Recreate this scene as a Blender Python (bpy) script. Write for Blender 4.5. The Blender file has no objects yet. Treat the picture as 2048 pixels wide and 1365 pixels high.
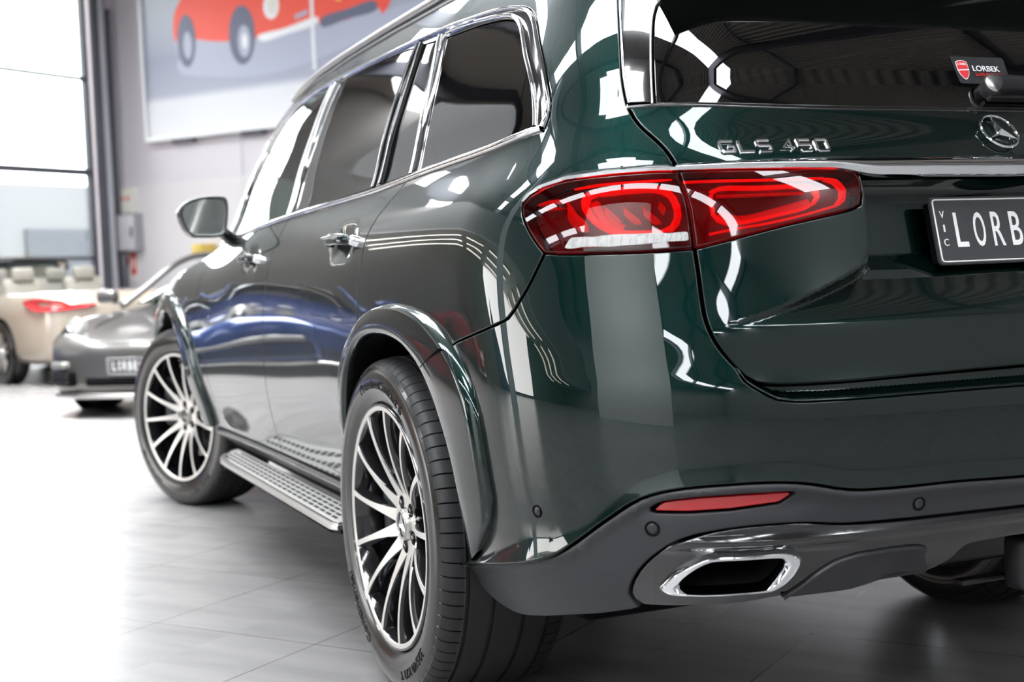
import bpy, bmesh, math, random
import numpy as np
from mathutils import Vector, Matrix, geometry

# ------------------------------------------------------------------ camera, world, lights, exposure
S = bpy.context.scene
COL = S.collection
R_ = math.radians
S.view_settings.view_transform = 'Standard'
S.view_settings.look = 'None'
S.view_settings.exposure = 0.0
S.view_settings.gamma = 1.0
S.view_settings.use_curve_mapping = False
S.cycles.use_denoising = True
S.cycles.max_bounces = 10
S.cycles.transparent_max_bounces = 24
S.cycles.glossy_bounces = 6
S.cycles.caustics_reflective = False
S.cycles.caustics_refractive = False

CAM_C = (-1.92935, -1.91285, 1.00526)
CAM_F = (0.39008776, 0.91933851, -0.05146112)
CAM_R = (0.91898953, -0.39220308, -0.04043502)
CAM_U = (0.05735668, 0.03151903, 0.99785608)
cam_d = bpy.data.cameras.new('camera')
cam_d.sensor_width = 36.0
cam_d.lens = 2679.54 / 2048 * 36.0
cam_d.clip_start = 0.05
cam_d.clip_end = 300
cam_d.dof.use_dof = True
cam_d.dof.focus_distance = 2.75
cam_d.dof.aperture_fstop = 3.5
cam = bpy.data.objects.new('camera', cam_d)
COL.objects.link(cam)
cam.matrix_world = Matrix([[CAM_R[i], CAM_U[i], -CAM_F[i], CAM_C[i]] for i in range(3)] + [[0, 0, 0, 1]])
S.camera = cam

# room frame: E2 runs along the window wall (away from us, to the right), E1 along the poster wall
E2 = Vector((0.8052, 0.5930, 0)); E1 = Vector((-0.5930, 0.8052, 0))
CORNER = Vector((CAM_C[0], CAM_C[1], 0)) + Vector((0.39008776 + 0.91898953 * (258 - 1024) / 2679.54, 0.91933851 - 0.39220308 * (258 - 1024) / 2679.54, 0)) * 23.0
def room(a, b, z=0.0):
    """a metres back from the corner along the window wall, b metres from the corner along the poster wall towards us"""
    p = CORNER - E2 * a - E1 * b
    return Vector((p.x, p.y, z))
ROOM_ROT = math.atan2(E2.y, E2.x)

w = bpy.data.worlds.new('sky'); S.world = w; w.use_nodes = True
nt = w.node_tree; bgn = nt.nodes['Background']
sky = nt.nodes.new('ShaderNodeTexSky'); sky.sky_type = 'HOSEK_WILKIE'; sky.turbidity = 6; sky.ground_albedo = 0.5
sky.sun_direction = Vector((-0.5, 0.5, 0.7)).normalized()
mixc = nt.nodes.new('ShaderNodeMix'); mixc.data_type = 'RGBA'; mixc.inputs[0].default_value = 0.75
mixc.inputs[7].default_value = (1.0, 0.985, 0.96, 1)
nt.links.new(sky.outputs[0], mixc.inputs[6]); nt.links.new(mixc.outputs[2], bgn.inputs[0])
bgn.inputs[1].default_value = 13.0

def area(name, loc, target, sx, sy, power, color=(1, 1, 1), spread=180):
    l = bpy.data.lights.new(name, 'AREA'); l.shape = 'RECTANGLE'; l.size = sx; l.size_y = sy; l.energy = power; l.color = color
    l.spread = R_(spread)
    o = bpy.data.objects.new(name, l); COL.objects.link(o); o.location = loc
    d = (Vector(target) - Vector(loc)); o.rotation_euler = d.to_track_quat('-Z', 'Y').to_euler()
    return o
# daylight comes in through the tall glazing and the roof lights: portals guide the sampling there
def portal(name, loc, direction, sx, sy):
    l = bpy.data.lights.new(name, 'AREA'); l.shape = 'RECTANGLE'; l.size = sx; l.size_y = sy; l.cycles.is_portal = True
    o = bpy.data.objects.new(name, l); COL.objects.link(o); o.location = loc
    z = -Vector(direction).normalized(); x = Vector((0, 0, 1)).cross(z); x = x.normalized() if x.length > .01 else E2.copy(); y = z.cross(x)
    o.matrix_world = Matrix(((x.x, y.x, z.x, loc[0]), (x.y, y.y, z.y, loc[1]), (x.z, y.z, z.z, loc[2]), (0, 0, 0, 1)))
    return o
portal('window_portal', room(1.9, .2, 3.1), -E1, 3.0, 6.4)
# soft daylight through the glazing, plus unseen lamps added to brighten floor and walls
area('fill_side', room(19.5, .4, 2.0), room(17.5, 14, .4), 7.0, 3.4, 700, (1, .985, .97))  # added fill lamp before a solid wall, no opening there
area('daylight_window', room(1.9, .35, 3.0), room(1.9, 10, 2.6), 2.4, 5.6, 40, (1., .98, .96))
area('fill_bay', room(9.8, 8.7, 7.0), room(9.8, 8.7, 0), 3.0, 7.0, 760, (1., .985, .97), 75)  # unseen overhead lamp added to brighten the floor on the left
area('fill_screen', room(19.0, 14.7, 7.0), room(21.0, 14.7, 2.4), 1.6, 3.6, 620, (1., .985, .97), 140)  # unseen lamp added to brighten the screen wall


# ------------------------------------------------------------------ materials
MATS = {}
def mat(name, base=(.5, .5, .5), rough=.5, metal=0., coat=0., coat_rough=.02, emit=None, es=0., alpha=1., spec=.5, ior=1.5, trans=0.):
    m = bpy.data.materials.new(name); m.use_nodes = True
    b = m.node_tree.nodes['Principled BSDF']
    b.inputs['Base Color'].default_value = (*base, 1); b.inputs['Roughness'].default_value = rough
    b.inputs['Metallic'].default_value = metal; b.inputs['Coat Weight'].default_value = coat
    b.inputs['Coat Roughness'].default_value = coat_rough; b.inputs['Alpha'].default_value = alpha
    b.inputs['Specular IOR Level'].default_value = spec; b.inputs['IOR'].default_value = ior
    b.inputs['Transmission Weight'].default_value = trans
    if emit: b.inputs['Emission Color'].default_value = (*emit, 1); b.inputs['Emission Strength'].default_value = es
    MATS[name] = m
    return m
def N(m, t, **kw):
    n = m.node_tree.nodes.new(t)
    for k, v in kw.items(): setattr(n, k, v)
    return n
def L(m, a, b): m.node_tree.links.new(a, b)
def bsdf(m): return m.node_tree.nodes['Principled BSDF']
def tinted_glass(name, tint, rough=.0, ior=1.5, body=None, bodyw=0.):
    m = bpy.data.materials.new(name); m.use_nodes = True; t = m.node_tree; t.nodes.clear()
    out = t.nodes.new('ShaderNodeOutputMaterial'); mx = t.nodes.new('ShaderNodeMixShader')
    fr = t.nodes.new('ShaderNodeFresnel'); fr.inputs[0].default_value = ior
    tr = t.nodes.new('ShaderNodeBsdfTransparent'); tr.inputs[0].default_value = (*tint, 1)
    gl = t.nodes.new('ShaderNodeBsdfGlossy'); gl.inputs[1].default_value = rough; gl.inputs[0].default_value = (1, 1, 1, 1)
    t.links.new(fr.outputs[0], mx.inputs[0]); t.links.new(gl.outputs[0], mx.inputs[2])
    if body:
        df = t.nodes.new('ShaderNodeBsdfDiffuse'); df.inputs[0].default_value = (*body, 1)
        m2 = t.nodes.new('ShaderNodeMixShader'); m2.inputs[0].default_value = bodyw
        t.links.new(tr.outputs[0], m2.inputs[1]); t.links.new(df.outputs[0], m2.inputs[2]); t.links.new(m2.outputs[0], mx.inputs[1])
    else: t.links.new(tr.outputs[0], mx.inputs[1])
    t.links.new(mx.outputs[0], out.inputs[0]); MATS[name] = m
    return m

paint = mat('emerald paint', (.003, .022, .020), .40, 1.0, 1.0, .006)
_n = N(paint, 'ShaderNodeTexVoronoi'); _n.inputs['Scale'].default_value = 2600
_c = N(paint, 'ShaderNodeTexCoord'); L(paint, _c.outputs['Object'], _n.inputs['Vector'])
_r = N(paint, 'ShaderNodeValToRGB'); _r.color_ramp.elements[0].position = .0; _r.color_ramp.elements[0].color = (.0007, .0046, .0050, 1)
_r.color_ramp.elements[1].position = 1; _r.color_ramp.elements[1].color = (.0015, .018, .0150, 1)
L(paint, _n.outputs['Color'], _r.inputs[0]); L(paint, _r.outputs[0], bsdf(paint).inputs['Base Color'])
bsdf(paint).inputs['Coat IOR'].default_value = 1.58
chrome = mat('chrome', (.80, .81, .83), .045, 1.0)
satin = mat('satin aluminium', (.62, .61, .59), .28, 1.0)
machined = mat('machined alloy', (.74, .71, .67), .34, .60)
gloss_black = mat('gloss black', (.006, .006, .007), .12, 0., 1.0, .01)
plastic = mat('grey black plastic', (.021, .0215, .025), .48)
plastic_dk = mat('black plastic', (.012, .012, .014), .45)
black = mat('deep black', (.002, .002, .003), .8, spec=.1)
rubber_side = mat('shiny tyre rubber', (.014, .013, .012), .24, coat=.35, coat_rough=.10)
rubber_tread = mat('tread rubber', (.010, .010, .011), .55)
rubber_letter = mat('tyre lettering', (.004, .004, .004), .45, spec=.2)
for _m, _s, _d in ((plastic, 900, .12), (rubber_tread, 500, .15)):
    nz = N(_m, 'ShaderNodeTexNoise'); nz.inputs['Scale'].default_value = _s
    cc = N(_m, 'ShaderNodeTexCoord'); L(_m, cc.outputs['Object'], nz.inputs['Vector'])
    bp = N(_m, 'ShaderNodeBump'); bp.inputs['Strength'].default_value = _d; bp.inputs['Distance'].default_value = .001
    L(_m, nz.outputs[0], bp.inputs['Height']); L(_m, bp.outputs[0], bsdf(_m).inputs['Normal'])
glass_dark = tinted_glass('privacy glass', (.06, .065, .065), 0., 1.8)
glass_light = tinted_glass('green tinted glass', (.26, .33, .30), 0., 1.5)
glass_rear = tinted_glass('rear privacy glass', (.05, .055, .055), 0., 1.85)
lens_red = tinted_glass('red lamp lens', (.70, .03, .04), .01, 1.5)
lens_clear = tinted_glass('clear lens', (.9, .9, .9), .02, 1.5)
lamp_dark = mat('lamp housing', (.13, .015, .02), .3, .3)
lamp_bar = mat('red light guide', (.85, .03, .03), .25, emit=(1., .02, .015), es=.95)
lamp_fin = mat('red lamp fin', (.8, .05, .05), .2, emit=(1., .05, .03), es=.22)
lamp_white = mat('clear indicator', (.34, .335, .33), .3, .3)
_w = N(lamp_white, 'ShaderNodeTexBrick'); _w.inputs['Scale'].default_value = 90; _w.inputs['Color1'].default_value = (.42, .41, .40, 1); _w.inputs['Color2'].default_value = (.28, .28, .28, 1); _w.inputs['Mortar'].default_value = (.5, .5, .5, 1)
_wc = N(lamp_white, 'ShaderNodeTexCoord'); L(lamp_white, _wc.outputs['Object'], _w.inputs[0]); L(lamp_white, _w.outputs[0], bsdf(lamp_white).inputs['Base Color'])
reflector_red = mat('red reflector', (.42, .004, .010), .18, emit=(1., .01, .015), es=.03, coat=1.)  # faint emission painted in, though a reflector is no lamp
dark_cloth = mat('dark upholstery', (.03, .03, .032), .8)
mirror_m = mat('mirror glass', (.75, .80, .78), .01, 1.0)
plate_m = mat('charcoal plate', (.035, .035, .038), .55)
plate_white = mat('plate white', (.82, .82, .82), .5)
sticker_red = mat('sticker red', (.65, .02, .03), .5)

# ------------------------------------------------------------------ object helpers
def tag(o, label=None, cat=None, group=None, kind=None):
    if label: o['label'] = label
    if cat: o['category'] = cat
    if group: o['group'] = group
    if kind: o['kind'] = kind
    return o
def empty(name, loc=(0, 0, 0), rz=0., parent=None):
    o = bpy.data.objects.new(name, None); COL.objects.link(o); o.location = loc; o.rotation_euler = (0, 0, rz)
    o.empty_display_size = .1
    if parent: o.parent = parent
    return o
def link(name, me, parent=None, mats=()):
    for m in (mats if isinstance(mats, (list, tuple)) else (mats,)): me.materials.append(m)
    o = bpy.data.objects.new(name, me); COL.objects.link(o)
    if parent: o.parent = parent
    return o
def mesh(name, V, F, parent=None, mats=(), smooth=True, mi=None, nrm=None, flip=False):
    V = [tuple(map(float, v)) for v in V]
    if flip: F = [tuple(reversed(f)) for f in F]
    me = bpy.data.meshes.new(name); me.from_pydata(V, [], [tuple(map(int, f)) for f in F]); me.update()
    if smooth: me.polygons.foreach_set('use_smooth', [True] * len(me.polygons))
    if mi is not None: me.polygons.foreach_set('material_index', list(map(int, mi)))
    if nrm is not None:
        me.normals_split_custom_set_from_vertices([tuple(map(float, n)) for n in nrm])
    return link(name, me, parent, mats)
def auto_smooth(o, deg=35):
    me = o.data
    bm = bmesh.new(); bm.from_mesh(me)
    a = R_(deg)
    for e in bm.edges:
        if len(e.link_faces) == 2 and e.calc_face_angle(0) > a: e.smooth = False
    bm.to_mesh(me); bm.free()
    return o
def bm_obj(name, bm, parent=None, mats=(), smooth=False, deg=None):
    me = bpy.data.meshes.new(name); bm.to_mesh(me); bm.free()
    if smooth or deg: me.polygons.foreach_set('use_smooth', [True] * len(me.polygons))
    o = link(name, me, parent, mats)
    if deg: auto_smooth(o, deg)
    return o
def box(bm, c, s, rz=0., bevel=0., seg=2, mi=0, rot=None):
    r = bmesh.ops.create_cube(bm, size=1.0)
    vs = r['verts']; bmesh.ops.scale(bm, vec=s, verts=vs)
    fs = list({f for v in vs for f in v.link_faces})
    if bevel > 0:
        es = list({e for v in vs for e in v.link_edges})
        rr = bmesh.ops.bevel(bm, geom=es, offset=bevel, segments=seg, affect='EDGES', profile=.5)
        fs = list({f for f in rr['faces']} | {f for f in fs if f.is_valid}); vs = list({v for f in fs for v in f.verts})
    M = Matrix.Translation(c) @ (rot if rot else Matrix.Rotation(rz, 4, 'Z'))
    bmesh.ops.transform(bm, matrix=M, verts=vs)
    for f in fs: f.material_index = mi
    return vs
def tube_mesh(pts, r, seg=10, closed=False, flat=1.0, up=None):
    """swept tube through pts; r may be list"""
    P = [Vector(p) for p in pts]; n = len(P); V = []; F = []
    for i, p in enumerate(P):
        a = P[(i - 1) % n] if (closed or i) else P[0]; b = P[(i + 1) % n] if (closed or i < n - 1) else P[-1]
        t = (b - a).normalized(); u0 = Vector(up[i]) if up is not None else Vector((0, 0, 1))
        s = t.cross(u0)
        if s.length < 1e-4: s = t.cross(Vector((1, 0, 0)))
        s.normalize(); u = s.cross(t).normalized(); rr = r[i] if hasattr(r, '__len__') else r
        for k in range(seg):
            a_ = 2 * math.pi * k / seg; V.append(p + s * (rr * math.cos(a_)) + u * (rr * flat * math.sin(a_)))
    m = n if closed else n - 1
    for i in range(m):
        for k in range(seg):
            F.append((i * seg + k, i * seg + (k + 1) % seg, ((i + 1) % n) * seg + (k + 1) % seg, ((i + 1) % n) * seg + k))
    if not closed: F.append(tuple(range(seg))[::-1]); F.append(tuple((n - 1) * seg + k for k in range(seg)))
    return V, F
def revolve(prof, n=96, axis='x', closed_prof=False):
    """prof: (axial, radius) pairs -> verts/faces around the x axis"""
    V = []; F = []; m = len(prof)
    for j in range(n):
        a = 2 * math.pi * j / n
        for (d, r) in prof: V.append((d, r * math.cos(a), r * math.sin(a)))
    for j in range(n):
        for i in range(m - 1 + (1 if closed_prof else 0)):
            i2 = (i + 1) % m
            F.append((j * m + i, ((j + 1) % n) * m + i, ((j + 1) % n) * m + i2, j * m + i2))
    return V, F
def prism(name, outline, h, M, parent=None, mats=(), bevel=0., seg=2, smooth_deg=30, taper=None):
    """flat outline (x,y) extruded h along local z, placed by matrix M"""
    bm = bmesh.new(); vs = [bm.verts.new((x, y, 0)) for x, y in outline]; f = bm.faces.new(vs)
    r = bmesh.ops.extrude_face_region(bm, geom=[f]); top = [v for v in r['geom'] if isinstance(v, bmesh.types.BMVert)]
    bmesh.ops.translate(bm, vec=(0, 0, h), verts=top)
    bmesh.ops.recalc_face_normals(bm, faces=bm.faces)
    if bevel: 
        es = [e for e in bm.edges if all(v.co.z > h * .5 for v in e.verts)]
        bmesh.ops.bevel(bm, geom=es, offset=bevel, segments=seg, affect='EDGES')
    bmesh.ops.transform(bm, matrix=M, verts=bm.verts)
    if M.determinant() < 0: bmesh.ops.reverse_faces(bm, faces=bm.faces)
    return bm_obj(name, bm, parent, mats, deg=smooth_deg)
def text_outline_mesh(txt, size=1., extrude=0., bevel=0., shear=0., sx=1., space=1., offset=0., res=4):
    cu = bpy.data.curves.new('lettering', 'FONT'); cu.body = txt; cu.size = size; cu.extrude = extrude; cu.bevel_depth = bevel
    cu.bevel_resolution = 1; cu.space_character = space; cu.offset = offset; cu.resolution_u = res; cu.shear = shear
    o = bpy.data.objects.new('lettering', cu); COL.objects.link(o)
    dg = bpy.context.evaluated_depsgraph_get(); me = bpy.data.meshes.new_from_object(o.evaluated_get(dg))
    V = np.array([v.co for v in me.vertices]); F = [tuple(p.vertices) for p in me.polygons]
    bpy.data.objects.remove(o); bpy.data.curves.remove(cu); bpy.data.meshes.remove(me)
    V[:, 0] *= sx
    return V, F
def cr(pts, step=.02, closed=False):
    """centripetal-like Catmull-Rom resample of a 2D/3D polyline"""
    P = np.array(pts, float); n = len(P)
    if n < 3: return P
    out = []
    rng = n if closed else n - 1
    for i in range(rng):
        p1, p2 = P[i], P[(i + 1) % n]
        p0 = P[(i - 1) % n] if (closed or i > 0) else 2 * p1 - p2
        p3 = P[(i + 2) % n] if (closed or i < n - 2) else 2 * p2 - p1
        def dt(a, b): return max(np.linalg.norm(b - a), 1e-6) ** .5
        t0 = 0.; t1 = t0 + dt(p0, p1); t2 = t1 + dt(p1, p2); t3 = t2 + dt(p2, p3)
        k = max(1, int(np.ceil(np.linalg.norm(p2 - p1) / step)))
        for t in np.linspace(t1, t2, k, endpoint=False):
            A1 = (t1 - t) / (t1 - t0) * p0 + (t - t0) / (t1 - t0) * p1; A2 = (t2 - t) / (t2 - t1) * p1 + (t - t1) / (t2 - t1) * p2
            A3 = (t3 - t) / (t3 - t2) * p2 + (t - t2) / (t3 - t2) * p3
            B1 = (t2 - t) / (t2 - t0) * A1 + (t - t0) / (t2 - t0) * A2; B2 = (t3 - t) / (t3 - t1) * A2 + (t - t1) / (t3 - t1) * A3
            out.append((t2 - t) / (t2 - t1) * B1 + (t - t1) / (t2 - t1) * B2)
    if not closed: out.append(P[-1])
    return np.array(out)
def poly(*parts, step=.02):
    """join pieces: each piece is a list of points (smoothed through)"""
    out = []
    for p in parts:
        q = cr(p, step) if len(p) > 2 else np.array(p, float)
        for v in q:
            if not out or np.linalg.norm(out[-1] - v) > 1e-4: out.append(v)
    if np.linalg.norm(out[0] - out[-1]) < 1e-4: out.pop()
    return np.array(out)
def rounded(pts, r, k=5):
    """round the corners of a closed polygon"""
    P = [np.array(p, float) for p in pts]; n = len(P); out = []
    for i in range(n):
        a, b, c = P[i - 1], P[i], P[(i + 1) % n]; rr = r[i] if hasattr(r, '__len__') else r
        u = a - b; v = c - b; lu, lv = np.linalg.norm(u), np.linalg.norm(v); d = min(rr, lu * .45, lv * .45)
        s = b + u / lu * d; e = b + v / lv * d
        for t in np.linspace(0, 1, k): out.append((1 - t) ** 2 * s + 2 * t * (1 - t) * b + t * t * e)
    return np.array(out)

# ------------------------------------------------------------------ body surface of the big car
def nspline(xs,ys):
    """natural-ish cubic spline (numpy), returns second-derivative table for axis0"""
    xs=np.asarray(xs,float);ys=np.asarray(ys,float);n=len(xs)
    A=np.zeros((n,n));B=np.zeros_like(ys)
    A[0,0]=A[-1,-1]=1;h=np.diff(xs)
    for i in range(1,n-1):
        A[i,i-1]=h[i-1];A[i,i]=2*(h[i-1]+h[i]);A[i,i+1]=h[i]
        B[i]=6*((ys[i+1]-ys[i])/h[i]-(ys[i]-ys[i-1])/h[i-1])
    return xs,ys,np.linalg.solve(A,B)
def seval(S,x):
    xs,ys,m=S; x=np.clip(x,xs[0],xs[-1]); i=np.clip(np.searchsorted(xs,x)-1,0,len(xs)-2)
    h=xs[i+1]-xs[i]; a=(xs[i+1]-x)/h; b=(x-xs[i])/h
    if ys.ndim>1: h,a,b=h[...,None],a[...,None],b[...,None]
    return a*ys[i]+b*ys[i+1]+((a**3-a)*m[i]+(b**3-b)*m[i+1])*h*h/6
class T2:
    def __init__(s,us,vs,tab):   # tab[u][v]; spline along v densified then along u
        s.us=np.array(us,float)
        s.S=nspline(us,np.array(tab,float)); s.vs=np.array(vs,float); s.n=len(vs)
        # second pass matrices: precompute linear operator for v-spline second derivs
        n=s.n;h=np.diff(s.vs);A=np.zeros((n,n));A[0,0]=A[-1,-1]=1;D=np.zeros((n,n))
        for i in range(1,n-1):
            A[i,i-1]=h[i-1];A[i,i]=2*(h[i-1]+h[i]);A[i,i+1]=h[i]
            D[i,i+1]+=6/h[i];D[i,i]-=6/h[i]+6/h[i-1];D[i,i-1]+=6/h[i-1]
        s.M=np.linalg.solve(A,D).T
    def __call__(s,u,v):
        u,v=np.broadcast_arrays(np.asarray(u,float),np.asarray(v,float)); sh=u.shape; u=u.ravel();v=v.ravel()
        Y=seval(s.S,u); m=Y@s.M
        v=np.clip(v,s.vs[0],s.vs[-1]); i=np.clip(np.searchsorted(s.vs,v)-1,0,s.n-2); k=np.arange(len(v))
        h=s.vs[i+1]-s.vs[i]; a=(s.vs[i+1]-v)/h; b=(v-s.vs[i])/h
        return (a*Y[k,i]+b*Y[k,i+1]+((a**3-a)*m[k,i]+(b**3-b)*m[k,i+1])*h*h/6).reshape(sh)
WZ=[.25,.45,.6,.8,.95,1.05,1.15,1.22,1.35,1.5,1.65,1.78]
WY=[-.3,.3,.8,1.16,1.6,2.2,3.0,3.6,4.3,4.8]
W=T2(WY,WZ,[
 [.82,.90,.925,.93,.925,.915,.89,.855,.81,.755,.685,.60],
 [.85,.93,.955,.965,.96,.95,.92,.88,.83,.77,.70,.61],
 [.87,.93,.955,.968,.968,.96,.93,.885,.835,.775,.705,.615],
 [.87,.93,.958,.972,.970,.962,.93,.887,.837,.777,.707,.62],
 [.85,.90,.945,.97,.972,.962,.928,.887,.837,.777,.707,.62],
 [.84,.885,.93,.955,.962,.955,.922,.885,.835,.775,.705,.615],
 [.84,.885,.93,.955,.960,.950,.905,.862,.808,.75,.685,.60],
 [.85,.90,.945,.965,.960,.935,.865,.815,.76,.70,.635,.56],
 [.87,.94,.97,.98,.965,.93,.86,.80,.73,.66,.60,.52],
 [.86,.92,.95,.955,.93,.88,.80,.74,.67,.60,.54,.46]])
RX=[0,.35,.6,.75,.9,1.1]
RZ=[.25,.35,.45,.55,.65,.73,.78,.82,.88,.96,1.06,1.14,1.2,1.28,1.4,1.5,1.65,1.8]
R0=np.array([.09,.035,.012,.0,-.005,-.005,.0,.012,.03,.055,.08,.10,.125,.18,.235,.29,.39,.53])
_rx=[0,.012,.045,.085,.15,.27]
Rt=T2(RX,RZ,[list(R0+a) for a in _rx])
def corner_r(z): return .40-.12*(1/(1+np.exp(-(z-1.2)/.05)))
NP_=2.4
YC,LC=1.2,1.0
def Ffun(P):
    x,y,z=P[...,0],P[...,1],P[...,2]; ax=np.abs(x)
    d1=W(y,z)-ax; d2=y-Rt(ax,z); r=corner_r(z)
    a=1-d1/r; b=1-d2/r
    ap=np.maximum(a,0);bp=np.maximum(b,0)
    n=(ap**NP_+bp**NP_+1e-12)**(1/NP_)
    return r*(n-1)
def grad(P,h=1e-3):
    P=np.asarray(P,float); g=np.zeros_like(P)
    for k in range(3):
        e=np.zeros(3);e[k]=h
        g[...,k]=(Ffun(P+e)-Ffun(P-e))/(2*h)
    return g/np.linalg.norm(g,axis=-1,keepdims=True)
def frame(s):
    s=np.asarray(s,float); a=np.clip((YC-s)/LC,0,None)
    o=np.stack([0*s,np.maximum(s,YC),0*s],-1); d=np.stack([-np.cos(a),-np.sin(a),0*s],-1)
    return o,d
def S2P(s,z,off=0.):
    s,z=np.broadcast_arrays(np.asarray(s,float),np.asarray(z,float))
    o,d=frame(s); o=o.copy(); o[...,2]=z
    lo=np.full(s.shape,.3);hi=np.full(s.shape,2.2)
    for _ in range(34):
        m=(lo+hi)/2; f=Ffun(o+d*m[...,None]); lo=np.where(f<0,m,lo);hi=np.where(f<0,hi,m)
    P=o+d*((lo+hi)/2)[...,None]
    if np.any(off!=0): P=P+grad(P)*(np.asarray(off)[...,None] if np.ndim(off) else off)
    return P
def P2S(P):
    P=np.asarray(P,float); x,y=P[...,0],P[...,1]
    a=np.arctan2(YC-y,-x); return np.where(y>=YC,y,YC-a*LC),P[...,2]

# ------------------------------------------------------------------ the big car: body surface
SC = YC - math.pi / 2            # s of the car's centre line at the rear
def sm(x): x = np.clip(x, 0, 1); return x * x * (3 - 2 * x)
def area2(P): x, y = P[:, 0], P[:, 1]; return .5 * np.sum(x * np.roll(y, -1) - y * np.roll(x, -1))
def inset(P, d):
    """move a CCW closed polygon inwards by d (negative: outwards)"""
    a = np.roll(P, 1, 0); b = np.roll(P, -1, 0)
    t1 = P - a; t2 = b - P; t1 /= np.linalg.norm(t1, axis=1)[:, None] + 1e-9; t2 /= np.linalg.norm(t2, axis=1)[:, None] + 1e-9
    n1 = np.stack([-t1[:, 1], t1[:, 0]], 1); n2 = np.stack([-t2[:, 1], t2[:, 0]], 1)
    n = n1 + n2; l = np.linalg.norm(n, axis=1)[:, None]; n = n / np.maximum(l, .6)
    k = 1 / np.maximum(np.sum(n * n1, 1), .5)
    return P + n * (d * k)[:, None], n
def clean(P, mn):
    out = [P[0]]
    for v in P[1:]:
        if np.linalg.norm(v - out[-1]) >= mn: out.append(v)
    if np.linalg.norm(out[0] - out[-1]) < mn: out.pop()
    return np.array(out)
def surf(sz, off=0., disp=None):
    """(s,z) -> points and normals of the displaced body surface"""
    def f(s, z):
        P = S2P(s, z); o = np.zeros(len(s)) + off
        if disp is not None: o = o + disp(P, s, z)
        return P + grad(P) * o[:, None]
    s, z = sz[:, 0], sz[:, 1]; h = 8e-4
    P = f(s, z)
    if disp is None: return P, grad(P - grad(P) * (off if np.isscalar(off) else 0))
    n = np.cross(f(s + h, z) - f(s - h, z), f(s, z + h) - f(s, z - h)); n /= np.linalg.norm(n, axis=1)[:, None]
    g = grad(S2P(s, z)); sg = np.sign(np.sum(n * g, 1)); return P, n * sg[:, None]
def cdt(P, holes, g):
    """triangulate the polygon with interior grid points of pitch g"""
    from mathutils import Vector as V2
    pts = [V2(p) for p in P]; edges = []; n = len(P)
    edges += [(i, (i + 1) % n) for i in range(n)]
    for H in holes:
        k = len(pts); pts += [V2(p) for p in H]; edges += [(k + i, k + (i + 1) % len(H)) for i in range(len(H))]
    def inside(Q, R):
        x, y = Q[:, 0][:, None], Q[:, 1][:, None]; x1, y1 = R[:, 0], R[:, 1]; x2, y2 = np.roll(x1, -1), np.roll(y1, -1)
        c = ((y1 > y) != (y2 > y)) & (x < (x2 - x1) * (y - y1) / (y2 - y1 + 1e-15) + x1)
        return (c.sum(1) % 2) == 1
    gx = g if np.isscalar(g) else g[0]; gz = g if np.isscalar(g) else g[1]
    mn, mx = P.min(0), P.max(0)
    X, Y = np.meshgrid(np.arange(mn[0] + gx * .5, mx[0], gx), np.arange(mn[1] + gz * .5, mx[1], gz)); X = X + (np.arange(X.shape[0]) % 2)[:, None] * gx * .25
    Q = np.stack([X.ravel(), Y.ravel()], 1); Q = Q[inside(Q, P)]
    B = np.concatenate([P] + list(holes)) if holes else P
    keep = np.ones(len(Q), bool)
    for i in range(0, len(Q), 2000):
        d = np.sqrt((((Q[i:i + 2000, None] - B[None]) / np.array([gx, gz])) ** 2).sum(2)).min(1); keep[i:i + 2000] = d > .45
    Q = Q[keep]
    for H in holes: Q = Q[~inside(Q, H)]
    pts += [V2(q) for q in Q]
    v, e, f, ov, oe, of = geometry.delaunay_2d_cdt(pts, edges, [], 0, 1e-6)
    A = np.array([(a.x, a.y) for a in v]); T = np.array([t for t in f if len(t) == 3])
    c = A[T].mean(1); ok = inside(c, P)
    for H in holes: ok &= ~inside(c, H)
    T = T[ok]; ar = (A[T[:, 1]] - A[T[:, 0]]); br = (A[T[:, 2]] - A[T[:, 0]]); sg = ar[:, 0] * br[:, 1] - ar[:, 1] * br[:, 0]
    T[sg < 0] = T[sg < 0][:, ::-1]
    return A, T, sg
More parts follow.
